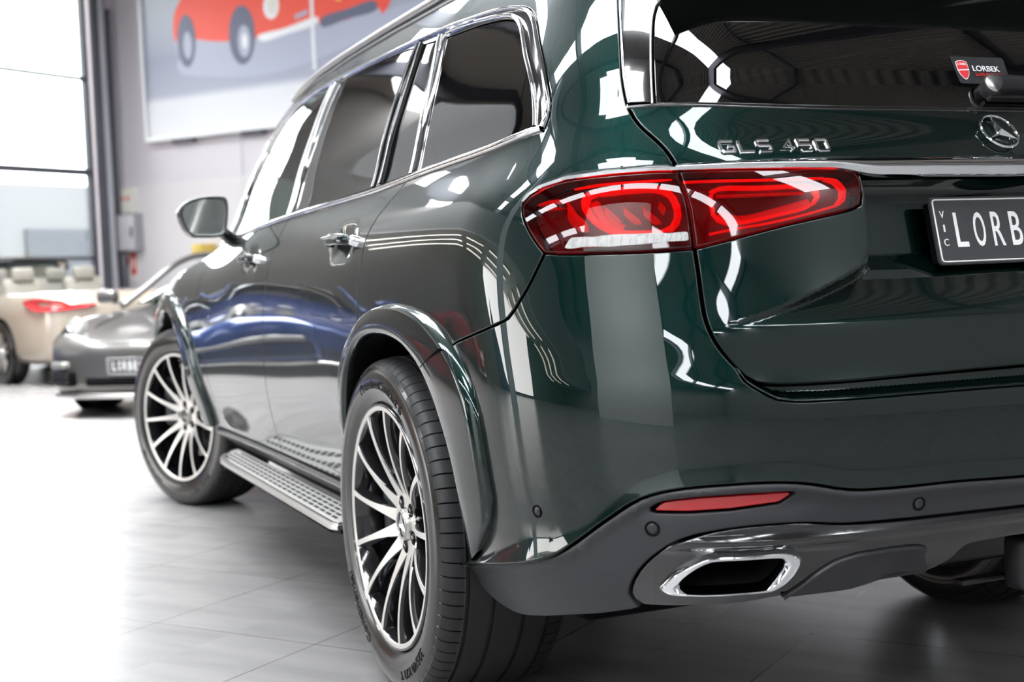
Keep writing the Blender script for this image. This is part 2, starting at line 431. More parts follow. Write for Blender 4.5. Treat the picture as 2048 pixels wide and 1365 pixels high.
def panel(name, P, m, parent, g=.03, off=0., disp=None, gap=.0018, rad=.0025, thick=.012, holes=(), sides=(1,), label=None, both=False):
    """a body panel: outline P in (s,z), surface of the body + off + disp, rounded edge turned inwards"""
    P = np.array(P, float)
    if area2(P) < 0: P = P[::-1]
    P = clean(P, .0015)
    P, _ = inset(P, gap + rad)
    Hs = []
    for H in holes:
        H = np.array(H, float)
        if area2(H) < 0: H = H[::-1]
        H, _ = inset(clean(H, .0015), -(gap + rad)); Hs.append(H)
    A, T, _ = cdt(P, Hs, g)
    V, Nn = surf(A, off, disp)
    allV = [V]; allN = [Nn]; F = [tuple(t) for t in T]; base = len(V)
    for k, Lp in enumerate([P] + Hs):
        L0 = Lp; _, nin = inset(Lp, 0.); out = -nin if k == 0 else nin
        P0, N0 = surf(L0, off, disp)
        eps = 1e-3; P1, _ = surf(L0 + out * eps, off, disp); o3 = (P1 - P0); o3 -= N0 * np.sum(o3 * N0, 1)[:, None]
        o3 /= np.linalg.norm(o3, axis=1)[:, None] + 1e-12
        n = len(L0); rings = [(0., 0., 0.), (.5, .134, 30.), (.866, .5, 60.), (1., 1., 90.)]
        for (a, b, an) in rings:
            allV.append(P0 + o3 * rad * a - N0 * rad * b); allN.append(N0 * math.cos(R_(an)) + o3 * math.sin(R_(an)))
        allV.append(P0 + o3 * rad - N0 * thick); allN.append(o3)
        for r in range(4):
            i0 = base + r * n; i1 = i0 + n
            for i in range(n):
                j = (i + 1) % n; q = (i0 + i, i1 + i, i1 + j, i0 + j)
                F.append(q if k == 0 else q[::-1])
        base += 5 * n
    V = np.concatenate(allV); Nn = np.concatenate(allN)
    # make orientation agree with the normals
    a, b, c = V[T[0][0]], V[T[0][1]], V[T[0][2]]
    fl = np.dot(np.cross(b - a, c - a), Nn[T[0][0]]) < 0
    obs = []
    for sd in sides:
        Vv = V.copy(); Nv = Nn.copy(); Vv[:, 0] *= sd; Nv[:, 0] *= sd
        o = mesh(name, Vv, F, parent, m, nrm=Nv, flip=(fl != (sd < 0)))
        if label: o['label'] = label
        obs.append(o)
    return obs[0] if len(obs) == 1 else obs
def loft(name, Ca, Cb, prof, m, parent, n=90, sides=(1,), off=0., label=None, closed=False, along=None):
    """sweep between two curves in (s,z): prof = (position between them, offset) rows"""
    def res(Cc):
        Cc = np.array(Cc, float); d = np.r_[0, np.cumsum(np.linalg.norm(np.diff(Cc, axis=0), axis=1))]; t = np.linspace(0, d[-1], n)
        return np.stack([np.interp(t, d, Cc[:, 0]), np.interp(t, d, Cc[:, 1])], 1)
    A, B = res(Ca), res(Cb); rows = []
    for (v, o) in prof:
        Q = A * (1 - v) + B * v; s, z = Q[:, 0], Q[:, 1]; P = S2P(s, z); oo = o + off
        if along is not None: oo = oo * along(np.linspace(0, 1, n)) if np.isscalar(oo) else oo
        rows.append(P + grad(P) * (np.zeros(n) + oo)[:, None])
    V = np.concatenate(rows); k = len(prof); F = []
    for i in range(k - 1):
        for j in range(n - 1): F.append((i * n + j, i * n + j + 1, (i + 1) * n + j + 1, (i + 1) * n + j))
    c = (k // 2 - 1) * n + n // 2; f = (V[c + 1] - V[c]); g_ = (V[c + n] - V[c]); fl = np.dot(np.cross(f, g_), grad(V[c][None])[0]) < 0
    obs = []
    for sd in sides:
        Vv = V.copy(); Vv[:, 0] *= sd
        o = mesh(name, Vv, F, parent, m, flip=(fl != (sd < 0))); auto_smooth(o, 50)
        if label: o['label'] = label
        obs.append(o)
    return obs[0] if len(obs) == 1 else obs
def strip(name, Cc, w, prof, m, parent, sides=(1,), off=0., n=None, step=.02, label=None, smooth=True, ends=0., along=None):
    """a trim band following a curve; prof rows (across -1..1, offset)"""
    Cc = cr(Cc, step) if smooth else np.array(Cc, float)
    t = np.gradient(Cc, axis=0); t /= np.linalg.norm(t, axis=1)[:, None]; nn = np.stack([-t[:, 1], t[:, 0]], 1)
    ww = w if np.isscalar(w) else np.interp(np.linspace(0, 1, len(Cc)), np.linspace(0, 1, len(w)), w)[:, None]
    if ends: 
        d = np.r_[0, np.cumsum(np.linalg.norm(np.diff(Cc, axis=0), axis=1))]
        ww = ww * np.sqrt(np.clip(np.minimum(d, d[-1] - d) / ends, .02, 1))[:, None]
    return loft(name, Cc - nn * ww / 2, Cc + nn * ww / 2, [((a + 1) / 2, b) for a, b in prof], m, parent, n or max(12, len(Cc)), sides, off, label, along=along)
ROUND = lambda h, d=-.004: [(-1, d), (-1, h * .3), (-.8, h * .75), (-.4, h), (.4, h), (.8, h * .75), (1, h * .3), (1, d)]
def XZ2S(x, z, off=0.):
    """rear face: (x,z) -> s"""
    x = np.asarray(x, float); s = YC - np.arctan2(YC - Rt(np.abs(x), z), -x) * LC
    for _ in range(4):
        P = S2P(s, z); s = s - (P[:, 0] - x) / -1.15
    return s
def wrap_rear(V, x0, z0, off, disp=None):
    """lay local (u across, v up, h out) on the rear face around (x0,z0)"""
    V = np.array(V); z = z0 + V[:, 1]; s = XZ2S(x0 + V[:, 0], z); P = S2P(s, z); g = grad(P); o = V[:, 2] + off
    if disp is not None: o = o + disp(P, s, z)
    return P + g * o[:, None]
def mirror_sz(C): C = np.array(C, float); return np.stack([2 * SC - C[:, 0], C[:, 1]], 1)

# ------------------------------------------------------------------ the big car: outlines in (s along the flank, height)
SILL = [(.4785, 1.2784), (.618, 1.2635), (.93, 1.25), (1.15, 1.24), (1.38, 1.229), (1.64, 1.222), (2.17, 1.212), (2.6, 1.20), (3.0, 1.187), (3.5, 1.175)]
DLO_SIDE = [(.4785, 1.2784), (.4700, 1.302), (.4690, 1.331), (.48, 1.3626), (.4995, 1.4114), (.5394, 1.482)]
DLO_TOP = [(.5394, 1.482), (.5617, 1.519), (.5983, 1.5517), (.654, 1.574), (.77, 1.594), (1.09, 1.617), (1.46, 1.635), (1.95, 1.650), (2.3, 1.656), (2.6, 1.655), (2.86, 1.644), (3.1, 1.615), (3.3, 1.55), (3.45, 1.46), (3.54, 1.33), (3.56, 1.175)]
ROOF = [(3.70, 1.16), (3.66, 1.33), (3.56, 1.49), (3.38, 1.60), (3.12, 1.665), (2.86, 1.695), (2.3, 1.712), (1.9, 1.714), (1.3, 1.708), (.9, 1.69), (.6, 1.665), (.365, 1.64)]
GAP_UP = [(.365, 1.64), (.3531, 1.5269), (.3468, 1.4834), (.3387, 1.427), (.3325, 1.373), (.3259, 1.3333), (.3204, 1.3096)]
GAP_MID = [(.3204, 1.3096), (.3069, 1.2802), (.2909, 1.2583), (.2713, 1.2364), (.2545, 1.215), (.2424, 1.1919), (.2389, 1.1840)]
GAP_L1 = [(.2389, 1.1840), (.2375, 1.1752), (.2294, 1.1434), (.2217, 1.1085), (.2182, 1.0742), (.2145, 1.033)]
GAP_LOW = [(.2145, 1.033), (.2107, .9983), (.2064, .9477), (.2008, .9042), (.1888, .8673), (.1693, .8335), (.1499, .8096), (.135, .799), (.1095, .7948), (.0168, .792), (-.1383, .795), (SC, .797)]
LIP = [(.1600, .8200), (.1515, .80), (.1332, .7827), (.1107, .7665), (.0875, .7604), (.0191, .758), (-.1341, .7585), (SC, .7575)]
LAMP_TOP = [(.2389, 1.1835), (.2742, 1.1853), (.333, 1.1842), (.4134, 1.1797), (.4665, 1.1640), (.49, 1.145)]
LAMP_SIDE = [(.49, 1.145), (.4951, 1.1317), (.4923, 1.1133), (.4783, 1.0834), (.4583, 1.0536), (.4454, 1.038)]
QSEAM = [(.4454, 1.038), (.4603, 1.0063), (.4758, .9757), (.492, .95), (.5152, .9187), (.5445, .9053), (.6177, .8821), (.68, .866)]
LAMP_BOT = [(.4454, 1.038), (.4228, 1.0352), (.3016, 1.0311), (.2145, 1.033)]
LAMPI_BOT = [(-.0457, 1.1624), (-.0515, 1.148), (-.0489, 1.116), (-.0449, 1.1019), (-.0308, 1.0953), (.0807, 1.0696), (.1663, 1.046), (.2145, 1.033)]
LAMPI_TOP = [(.2375, 1.1745), (.1042, 1.1725), (-.0294, 1.1690), (-.0457, 1.1624)]
ARCH_O = [(1.575, .40), (1.565, .52), (1.535, .64), (1.475, .765), (1.425, .815), (1.350, .862), (1.265, .905), (1.1697, .931), (1.0451, .9434), (.9239, .938), (.819, .9182), (.7405, .8872), (.6854, .852), (.6409, .8073), (.6092, .7486), (.591, .6634), (.5840, .6009), (.5810, .5522), (.5934, .5084), (.6432, .4429)]
ARCH_I = [(1.520, .40), (1.4971, .5588), (1.4717, .620), (1.4281, .7022), (1.3789, .775), (1.3048, .832), (1.2143, .8631), (1.0981, .8715), (.983, .8631), (.9003, .8412), (.8279, .8029), (.7741, .7505), (.74, .6999), (.7142, .6497), (.695, .5796), (.6852, .49), (.6812, .4126)]
ARCH_CUT = [(a * .6 + b * .4, c * .6 + d * .4) for (a, c), (b, d) in zip([ARCH_O[i] for i in (0, 1, 2, 3, 4, 6, 7, 8, 9, 10, 11, 13, 15, 17, 19)], [ARCH_I[i] for i in (0, 1, 2, 4, 4, 5, 6, 7, 8, 9, 10, 11, 13, 15, 16)])]
FARCH_O = [(4.97, .45), (4.95, .58), (4.883, .751), (4.78, .88), (4.60, .955), (4.38, .978), (4.17, .950), (3.98, .885), (3.86, .800), (3.79, .700), (3.745, .60), (3.725, .50), (3.74, .41)]
FARCH_I = [(4.79, .45), (4.77, .55), (4.72, .70), (4.62, .815), (4.50, .868), (4.355, .887), (4.21, .880), (4.07, .835), (3.96, .74), (3.905, .64), (3.875, .55), (3.86, .49), (3.85, .41)]
FARCH_CUT = [(a * .6 + b * .4, c * .6 + d * .4) for (a, c), (b, d) in zip(FARCH_O, FARCH_I)]
CSEAM = [(1.165, 1.2385), (1.2429, 1.1762), (1.292, 1.1122), (1.307, 1.0382), (1.3187, .9514), (1.3303, .84)]
BSEAM = [(2.305, 1.209), (2.336, 1.1461), (2.385, 1.0119), (2.452, .9142), (2.5200, .7794), (2.5743, .6067), (2.613, .5161), (2.6506, .412)]
FSEAM = [(3.54, 1.175), (3.64, 1.09), (3.655, 1.00), (3.63, .90), (3.60, .78), (3.58, .66), (3.60, .54), (3.66, .412)]
CLAD = [(.7491, .3882), (.5435, .4417), (.4395, .4769), (.4007, .5049), (.3473, .5533), (.2962, .5953), (.2496, .6127), (.1757, .6216), (.1088, .6213), (.0701, .6151), (.0131, .5990), (-.0477, .5947), (-.1615, .594), (-.2923, .5887), (SC, .588)]
CLAD_B = [(.7491, .3852), (.738, .3466), (.6763, .3162), (.5874, .3095), (.5111, .3251), (.4338, .3483), (.3734, .3649), (.303, .388)]
GLOSS = [(SC, .531), (-.2943, .531), (-.1625, .5329), (-.066, .5337), (.022, .5368), (.083, .5453), (.159, .5439), (.2128, .5337), (.2336, .526), (.2608, .5098), (.2937, .4765), (.3142, .4425), (.3214, .4142), (.3172, .4025), (.303, .3920)]
GLOSS_B = [(.303, .3920), (.2661, .3935), (.1616, .4026), (.1114, .4116), (.0212, .4175), (-.0364, .4188), (-.1374, .4145), (-.1624, .4227), (-.1823, .436), (-.1964, .4605), (-.2443, .4676), (SC, .4682)]
EX_O = [(.2809, .432), (.2589, .4628), (.2351, .482), (.2083, .4979), (.1107, .5018), (.0913, .4974), (.0795, .4833), (.0896, .4575), (.1074, .4385), (.1229, .4294), (.2182, .4228), (.2668, .4235)]
EX_I = [(.2494, .4386), (.2282, .4639), (.2142, .478), (.2012, .4849), (.1185, .4872), (.109, .4801), (.111, .47), (.1186, .458), (.1266, .4454), (.1383, .4347), (.2171, .4292), (.240, .431)]
A_ = lambda C: [tuple(map(float, p)) for p in C]
rv = lambda C: list(C)[::-1]
def cut(C, s0=None, s1=None):
    """part of a curve (monotone-ish in s) between two s values, interpolated"""
    C = cr(C, .01); return [tuple(p) for p in C if (s0 is None or p[0] >= s0 - 1e-9) and (s1 is None or p[0] <= s1 + 1e-9)]
def sill_z(s): C = np.array(SILL); return float(np.interp(s, C[:, 0], C[:, 1]))
_cl = np.array(CLAD)[::-1]; clad_z = lambda s: np.interp(s, _cl[:, 0], _cl[:, 1])
_lp = np.array(LIP)[::-1]; lip_z = lambda s: np.interp(s, _lp[:, 0], _lp[:, 1])

XBS = nspline([.86, .893, .915, .94, .965, .99, 1.02, 1.06, 1.2], [.74, .68, .60, .52, .45, .395, .370, .362, .362])
def d_tail(P, s, z):
    ax = np.abs(P[:, 0]); xb = seval(XBS, z)
    D = .078 * np.clip((z - .893) / .135, 0, 1) ** 1.15
    return -D * sm((xb - ax) / .046) - .014 * sm((.893 - z) / .095) * (z < .893)
def d_bumper(P, s, z):
    sl = np.where(s < SC, 2 * SC - s, s); a = .007 + .02 * sm((sl - .36) / .14)
    zc = clad_z(sl); up = .006 * sm((z - .792) / .012) * 0
    return a * np.clip(1 - (z - zc) / (.045 + .03 * sm((sl - .36) / .14)), 0, 1) ** 2 - .004 * np.exp(-((z - .81) / .02) ** 2) * 0 + up
def d_clad(P, s, z):
    sl = np.where(s < SC, 2 * SC - s, s); zc = clad_z(sl)
    # raised shoulder under the top edge, shallow trough around the reflector
    return .007 * np.exp(-((z - (zc - .012)) / .010) ** 2) - .006 * np.exp(-((z - .585) / .018) ** 2) * sm((sl - .06) / .03) * sm((.31 - sl) / .03)
def d_gloss(P, s, z):
    sl = np.where(s < SC, 2 * SC - s, s)
    d = .010 * np.exp(-((z - .515) / .012) ** 2)
    return d - .03 * sm((.50 - z) / .08) * sm((.02 - sl) / .1)
def d_handle(cs, cz):
    return lambda P, s, z: -.014 * np.exp(-(((s - cs) / .085) ** 4 + ((z - cz) / .036) ** 4))

suv = empty('car')
tag(suv, 'large dark emerald green luxury off-roader seen from its rear left corner, filling the foreground', 'car')
BS = (1, -1)

# painted panels ----------------------------------------------------------------------------------
qp = poly(rv(cut(SILL, None, 1.165)), DLO_SIDE, DLO_TOP, [DLO_TOP[-1], ROOF[0]], ROOF, GAP_UP, GAP_MID, LAMP_TOP, LAMP_SIDE, QSEAM,
          [(.68, .866), (.705, .855)], rv([p for p in ARCH_CUT if p[1] > .86 or (p[0] < 1.0 and p[1] > .845)]), [(1.3303, .84)], rv(CSEAM))
panel('quarter_panel', qp, paint, suv, g=.022, sides=BS)
rd = poly(cut(SILL, 1.165, 2.305), BSEAM, [(2.6506, .412), (1.552, .424)], [p for p in ARCH_CUT if p[0] > 1.33][:5], [(1.3303, .86)], rv(CSEAM))
rear_door = panel('rear_door', rd, paint, suv, g=.028, sides=BS, disp=d_handle(1.50, 1.098))
fd = poly(cut(SILL, 2.305, 3.5), FSEAM, [(3.66, .412), (2.6506, .412)], rv(BSEAM))
front_door = panel('front_door', fd, paint, suv, g=.030, sides=BS, disp=d_handle(2.66, 1.080))
ff = poly(FSEAM, [(3.66, .412), (3.80, .412)], rv([p for p in FARCH_CUT]), [FARCH_CUT[0], (4.97, .50), (4.97, .90)], [(4.97, .90), (4.80, .985), (4.4, 1.05), (3.9, 1.105), (3.54, 1.175)])
panel('front_fender', ff, paint, suv, g=.035, sides=BS)

half = poly([(.68, .866), (.705, .855)], [p for p in ARCH_CUT if p[0] < .74 and p[1] < .86], [(.665, .43), (.70, .412), (.7491, .3882)], CLAD)
topb = poly(QSEAM, LAMP_BOT) ; 
bl = poly(rv(LAMP_BOT), QSEAM)      # gap -> lamp tip -> seam
gl = [p for p in cr(GAP_LOW, .01) if p[1] >= .8205]
left_up = poly(rv(gl), bl)            # from lip start up the gap, round the lamp, down the seam
lipc = poly(rv(LIP))
hb = poly(rv(LIP), left_up, half)
full = np.concatenate([hb, mirror_sz(hb)[::-1]])
panel('rear_bumper', full, paint, suv, g=(.012, .010), disp=d_bumper, thick=.03)
# recessed step between the tailgate and the lip of the bumper
st = poly(GAP_LOW[4:], rv(LIP)[:1], rv(LIP))
st = np.concatenate([poly([(.1693, .8335), (.1499, .8096), (.135, .799), (.1095, .7948), (.0168, .792), (-.1383, .795), (SC, .797)]), np.array(cr(rv(LIP)[:-1] + [(.163, .826)], .01))])
full = np.concatenate([poly(LIP[::-1])[0:0], np.array([p for p in cr([(.1693, .8335), (.1499, .8096), (.135, .799), (.1095, .7948), (.0168, .792), (-.1383, .795), (SC, .797)], .01)])])
fullL = full; fullR = mirror_sz(full)[::-1][1:]
lowL = cr(LIP, .01); lowR = mirror_sz(lowL)[::-1][1:]
ring = np.concatenate([np.concatenate([fullL, fullR]), np.concatenate([lowL, lowR])[::-1]])
def d_step(P, s, z):
    sl = np.where(s < SC, 2 * SC - s, s); return -.034 * sm((z - lip_z(sl) - .001) / .02)
panel('bumper_step', ring, paint, suv, g=(.008, .0028), disp=d_step, gap=.0006, rad=.0006, thick=.03)

# tailgate
tl = poly(GAP_LOW, [(SC, .797), (SC, 1.154)], [(SC, 1.154), (-.058, 1.154)], [(-.058, 1.154), (-.0457, 1.1624)], LAMPI_BOT)
tlh = poly(GAP_LOW); up = poly([(-.058, 1.154), (-.0457, 1.1624)], LAMPI_BOT)
full = np.concatenate([tlh, mirror_sz(tlh)[::-1][1:], mirror_sz(up), up[::-1]])
full = np.concatenate([tlh, mirror_sz(tlh)[::-1][1:-1], mirror_sz(up)[::-1], up])
panel('tailgate', full, paint, suv, g=(.0058, .0048), disp=d_tail, thick=.03)
GB = [(.2755, 1.3045), (.1634, 1.2985), (.0182, 1.2930), (-.2449, 1.2905), (SC, 1.2905)]
uh = poly([(.3190, 1.3065), (.2755, 1.3045)], GB); ul = poly(GAP_MID); ub = poly([(.2389, 1.184), (.10, 1.187), (-.0366, 1.1895), (SC, 1.1905)])
full = np.concatenate([rv(ul), uh, mirror_sz(uh)[::-1][1:], mirror_sz(ul), mirror_sz(ub)[1:], ub[::-1][1:-1]])
panel('tailgate_upper_panel', full, paint, suv, g=(.018, .012), thick=.02)
gr = [(.2755, 1.3055), (.2787, 1.3549), (.2811, 1.4075), (.2824, 1.4483), (.2819, 1.4844), (.2782, 1.5039), (.2691, 1.5174), (.25, 1.545), (.20, 1.565), (.0, 1.575), (SC, 1.575)]
gh = poly(rv([(a, b) for a, b in GB]), gr)
full = np.concatenate([gh, mirror_sz(gh)[::-1][1:-1]])
rw = panel('rear_window', full, glass_rear, suv, g=(.03, .03), thick=.006, off=.001)
strip('window_seal', [(.3190, 1.3030)] + [(a, b - .0015) for a, b in GB] + [tuple(p) for p in mirror_sz([(a, b - .0015) for a, b in GB])[::-1][1:]] + [tuple(mirror_sz([(.3190, 1.3030)])[0])], .007, ROUND(.0025), gloss_black, suv)
finp = poly([(.3204, 1.3075), (.2770, 1.3055)], gr[:7] + [(.262, 1.53)], [(.262, 1.53), (.25, 1.575), (.22, 1.64), (.362, 1.64)], GAP_UP)
panel('side_fin', finp, gloss_black, suv, g=.02, off=.004, sides=BS)
strip('fin_trim', [(a - .004, b) for a, b in GAP_UP], .006, ROUND(.006), chrome, suv, sides=BS)
strip('glass_edge_trim', [(a + .003, b) for a, b in gr[:7]], .0045, ROUND(.0045), satin, suv, sides=BS)
V = []; F = []; xs_ = np.linspace(-1, 1, 33)
for u in xs_:
    x = u * .638; zr = 1.647 + .065 * (1 - abs(u) ** 2.4); e_ = .02 * abs(u) ** 6
    for (y, dz) in ((.56, .004), (.46, .004), (.36, -.002), (.27, -.014), (.205, -.032), (.196, -.044), (.205, -.056), (.25, -.066), (.32, -.082), (.44, -.095)): V.append((x, y + .06 * u * u, zr + dz))
for i in range(32):
    for k in range(9): F.append((i * 10 + k, i * 10 + k + 1, (i + 1) * 10 + k + 1, (i + 1) * 10 + k))
F += [tuple(range(10))[::-1], tuple(320 + k for k in range(10))]
o = mesh('rear_spoiler', V, F, suv, paint); auto_smooth(o, 45)

# chrome strip over the lamps and across the tailgate
TA = [(.2389, 1.1845), (.1366, 1.188), (-.0366, 1.190), (SC, 1.1908)]; TB = [(.2389, 1.1735), (.1042, 1.1718), (-.0225, 1.1690), (-.0450, 1.1610), (-.062, 1.1545), (SC, 1.1525)]
def chrome_band(name, CA, CB, n, m=chrome, h=.011):
    s = np.concatenate([np.linspace(CA[0][0], CA[-1][0], n)]); a = np.interp(-s, [-p[0] for p in CA], [p[1] for p in CA]); b = np.interp(-s, [-p[0] for p in CB], [p[1] for p in CB])
    k = np.ones(9) / 9; pb = np.pad(b, 4, mode='edge'); b = np.convolve(pb, k, 'valid')
    A = np.stack([s, a], 1); B = np.stack([s, b], 1); return A, B
A, B = chrome_band('', TA, TB, 90); A = np.concatenate([A, mirror_sz(A)[::-1][1:]]); B = np.concatenate([B, mirror_sz(B)[::-1][1:]])
PROF = [(0, -.006), (0, .003), (.04, .006), (.5, .0125), (.62, .0125), (.70, .011), (.97, .008), (1, .005), (1, -.012)]
loft('chrome_strip', A, B, PROF, chrome, suv, n=260)
loft('lamp_chrome_strip', LAMP_TOP[:-1] + [(.4880, 1.1470), (.4935, 1.136)], [(.2389, 1.1735), (.2741, 1.1750), (.3325, 1.1745), (.4127, 1.1700), (.455, 1.1600), (.478, 1.1480), (.4895, 1.136)], [(0, -.004), (0, .002), (.1, .005), (.5, .009), (.95, .006), (1, .002), (1, -.006)], chrome, suv, n=80, sides=BS)

# roof, windscreen, bonnet, nose --------------------------------------------------------------------
RB = np.array(ROOF)
ys = np.linspace(.42, 3.45, 40); V = []; F = []
for y in ys:
    ze = float(np.interp(y, [.36, .6, .9, 1.3, 1.9, 2.3, 2.86, 3.12, 3.38, 3.5], [1.64, 1.665, 1.69, 1.708, 1.714, 1.712, 1.695, 1.665, 1.60, 1.545])) - .004
    xe = float(W(y, ze)) + .0
    for k in range(25):
        u = -1 + 2 * k / 24; V.append((u * xe, y, ze + .065 * (1 - abs(u) ** 2.4)))
for i in range(39):
    for k in range(24): F.append((i * 25 + k, i * 25 + k + 1, (i + 1) * 25 + k + 1, (i + 1) * 25 + k))
mesh('roof', V, F, suv, paint)
V = []; F = []
for i in range(16):
    t = i / 15; y = 3.42 + .62 * t; z = 1.60 - .44 * t - .05 * t * (1 - t); xe = .655 + .10 * t
    for k in range(21): u = -1 + 2 * k / 20; V.append((u * xe, y - .10 * abs(u) ** 2 + .02, z + .03 * (1 - u * u)))
for i in range(15):
    for k in range(20): F.append((i * 21 + k, i * 21 + k + 1, (i + 1) * 21 + k + 1, (i + 1) * 21 + k))
mesh('windscreen', V, F, suv, glass_light)
V = []; F = []
for i in range(24):
    t = i / 23; y = 3.70 + 1.30 * t; ze = float(np.interp(y, [3.54, 3.9, 4.4, 4.8, 4.97, 5.05], [1.172, 1.103, 1.047, .982, .90, .84])); xe = float(W(min(y, 4.8), ze)) - .002
    for k in range(31): u = -1 + 2 * k / 30; V.append((u * xe, y + .05 * t * (1 - u * u), ze + .045 * (1 - abs(u) ** 3) * (1 - .3 * t)))
for i in range(23):
    for k in range(30): F.append((i * 31 + k, i * 31 + k + 1, (i + 1) * 31 + k + 1, (i + 1) * 31 + k))
mesh('bonnet', V, F, suv, paint)
V = []; F = []
zs = np.linspace(.28, .93, 20)
for i, z in enumerate(zs):
    xe = float(W(4.8, z)) - .01
    for k in range(41):
        u = -1 + 2 * k / 40; V.append((u * xe, 4.965 + .17 * (1 - abs(u) ** 3.2) - .05 * ((z - .6) / .35) ** 2, z))
for i in range(19):
    for k in range(40): F.append((i * 41 + k, (i + 1) * 41 + k, (i + 1) * 41 + k + 1, i * 41 + k + 1))
mesh('front_bumper', V, F, suv, paint)
bm = bmesh.new(); box(bm, (0, 5.11, .72), (.95, .05, .30), bevel=.04, seg=3)
bm_obj('grille', bm, suv, gloss_black, deg=40)
bm = bmesh.new(); box(bm, (0, 2.65, .335), (1.55, 4.3, .10), bevel=.03)
bm_obj('underbody', bm, suv, black)

# inner shell so that gaps between panels read dark ------------------------------------------------
def shell(parts, off, g, name):
    for p in parts: panel(name, p, black, suv, g=g, off=off, gap=0, rad=.0005, thick=.01, sides=BS)
sh1 = poly([(.78, .45), (.74, .62), (.76, .78), (.88, .90), (1.05, .93), (1.25, .90), (1.40, .80), (1.50, .62), (1.55, .35)], [(1.55, .35), (3.80, .35)], [(3.80, .35), (3.84, .55), (3.92, .76), (4.1, .92), (4.38, .95), (4.62, .90), (4.8, .72), (4.88, .45)], [(4.88, .45), (4.95, .45), (4.95, .86), (4.4, 1.02), (3.6, 1.15), (3.0, 1.165), (1.64, 1.20), (.9, 1.22), (.5, 1.24), (.35, 1.24), (.35, .45)])
shell([sh1], -.05, .06, 'inner_body')
hh = np.array([(.34, .36), (.34, 1.27), (SC, 1.27)]); 
shr = np.concatenate([[(.40, .40), (.40, 1.26)], [(.30, 1.275)], [(SC, 1.27)], [tuple(p) for p in mirror_sz([(.30, 1.275), (.40, 1.26), (.40, .40)])], [(SC, .44)]])
panel('inner_tail', shr, black, suv, g=.05, off=-.11, gap=0, rad=.0005, thick=.01)
fl = poly([(.50, 1.25), (.50, 1.60), (.36, 1.62), (.36, 1.27)])

# side glass and window surrounds ------------------------------------------------------------------
Q_G = [(1.2436, 1.5955), (.9014, 1.5790), (.7388, 1.5617), (.6778, 1.5451), (.6331, 1.5157), (.5786, 1.4468), (.5283, 1.3726), (.5097, 1.3157), (.5040, 1.2828)]
qg = poly(Q_G, [(.5040, 1.2828), (.62, 1.272), (.936, 1.259), (1.105, 1.2535)], [(1.105, 1.2535), (1.115, 1.30), (1.130, 1.3658), (1.180, 1.478), (1.2436, 1.5955)])
panel('quarter_window', qg, glass_dark, suv, g=.03, off=-.003, thick=.005, sides=BS)
rq = poly([(1.345, 1.606), (1.465, 1.616)], [(1.478, 1.615), (1.470, 1.54), (1.450, 1.45), (1.420, 1.36), (1.385, 1.245)], [(1.385, 1.243), (1.185, 1.250)], [(1.185, 1.250), (1.205, 1.33), (1.262, 1.46), (1.345, 1.606)])
rq = poly([(1.313, 1.6019), (1.440, 1.612)], [(1.440, 1.612), (1.430, 1.5619), (1.415, 1.4573), (1.398, 1.3439), (1.383, 1.2421)], [(1.383, 1.2421), (1.172, 1.2500)], [(1.172, 1.2500), (1.2192, 1.3585), (1.2747, 1.4888), (1.313, 1.6019)])
panel('rear_door_fixed_window', rq, glass_dark, suv, g=.03, off=-.003, thick=.005, sides=BS)
rg = poly([(2.205, 1.6360), (1.92, 1.6346), (1.624, 1.6247), (1.492, 1.615)], [(1.492, 1.615), (1.4949, 1.5545), (1.4902, 1.4505), (1.4750, 1.3496), (1.452, 1.2400)], [(1.452, 1.2400), (1.905, 1.2300), (2.115, 1.2260)], [(2.115, 1.2260), (2.1574, 1.3277), (2.195, 1.4452), (2.210, 1.5455), (2.205, 1.636)])
panel('rear_door_window', rg, glass_dark, suv, g=.03, off=-.003, thick=.005, sides=BS)
fg = poly([(2.375, 1.637), (2.5726, 1.6405), (2.7669, 1.6327), (2.95, 1.614), (3.12, 1.578), (3.28, 1.51), (3.41, 1.42), (3.475, 1.31), (3.48, 1.196)], [(3.48, 1.196), (3.0, 1.205), (2.355, 1.2180)], [(2.355, 1.2180), (2.385, 1.3239), (2.394, 1.4239), (2.388, 1.5378), (2.375, 1.637)])
panel('front_door_window', fg, glass_light, suv, g=.03, off=-.003, thick=.005, sides=BS)
# gloss black frame with the four panes cut out, just behind the glass plane
fo = poly(SILL, [SILL[-1], DLO_TOP[-1]], rv(DLO_TOP), rv(DLO_SIDE))
def shrink(P, d): 
    P = np.array(P); P = P if area2(P) > 0 else P[::-1]; return inset(clean(P, .003), d)[0]
panel('window_frame', fo, gloss_black, suv, g=.03, off=-.0015, gap=.0, rad=.001, thick=.02, holes=[shrink(q, -.0005) for q in (qg, rq, rg, fg)], sides=BS)
TRIM = [(-1, -.004), (-1, .003), (-.85, .006), (-.3, .0085), (.3, .0085), (.85, .006), (1, .003), (1, -.004)]
strip('sill_trim', [(.482, 1.281), (.618, 1.2655), (.93, 1.252), (1.15, 1.2425), (1.38, 1.2305), (1.64, 1.2235), (2.17, 1.2135), (2.6, 1.2015), (3.0, 1.1885), (3.5, 1.177)], .013, TRIM, chrome, suv, sides=BS)
strip('roofline_trim', [(.4805, 1.283), (.4745, 1.302), (.474, 1.331), (.485, 1.3626), (.5045, 1.4104), (.5444, 1.480), (.5667, 1.5155), (.6013, 1.5477), (.656, 1.5695), (.77, 1.5895), (1.09, 1.6125), (1.46, 1.6305), (1.95, 1.6455), (2.3, 1.6515), (2.6, 1.6505), (2.86, 1.6395), (3.1, 1.6105), (3.3, 1.545), (3.445, 1.455), (3.532, 1.33), (3.55, 1.18)], .0095, TRIM, chrome, suv, sides=BS)
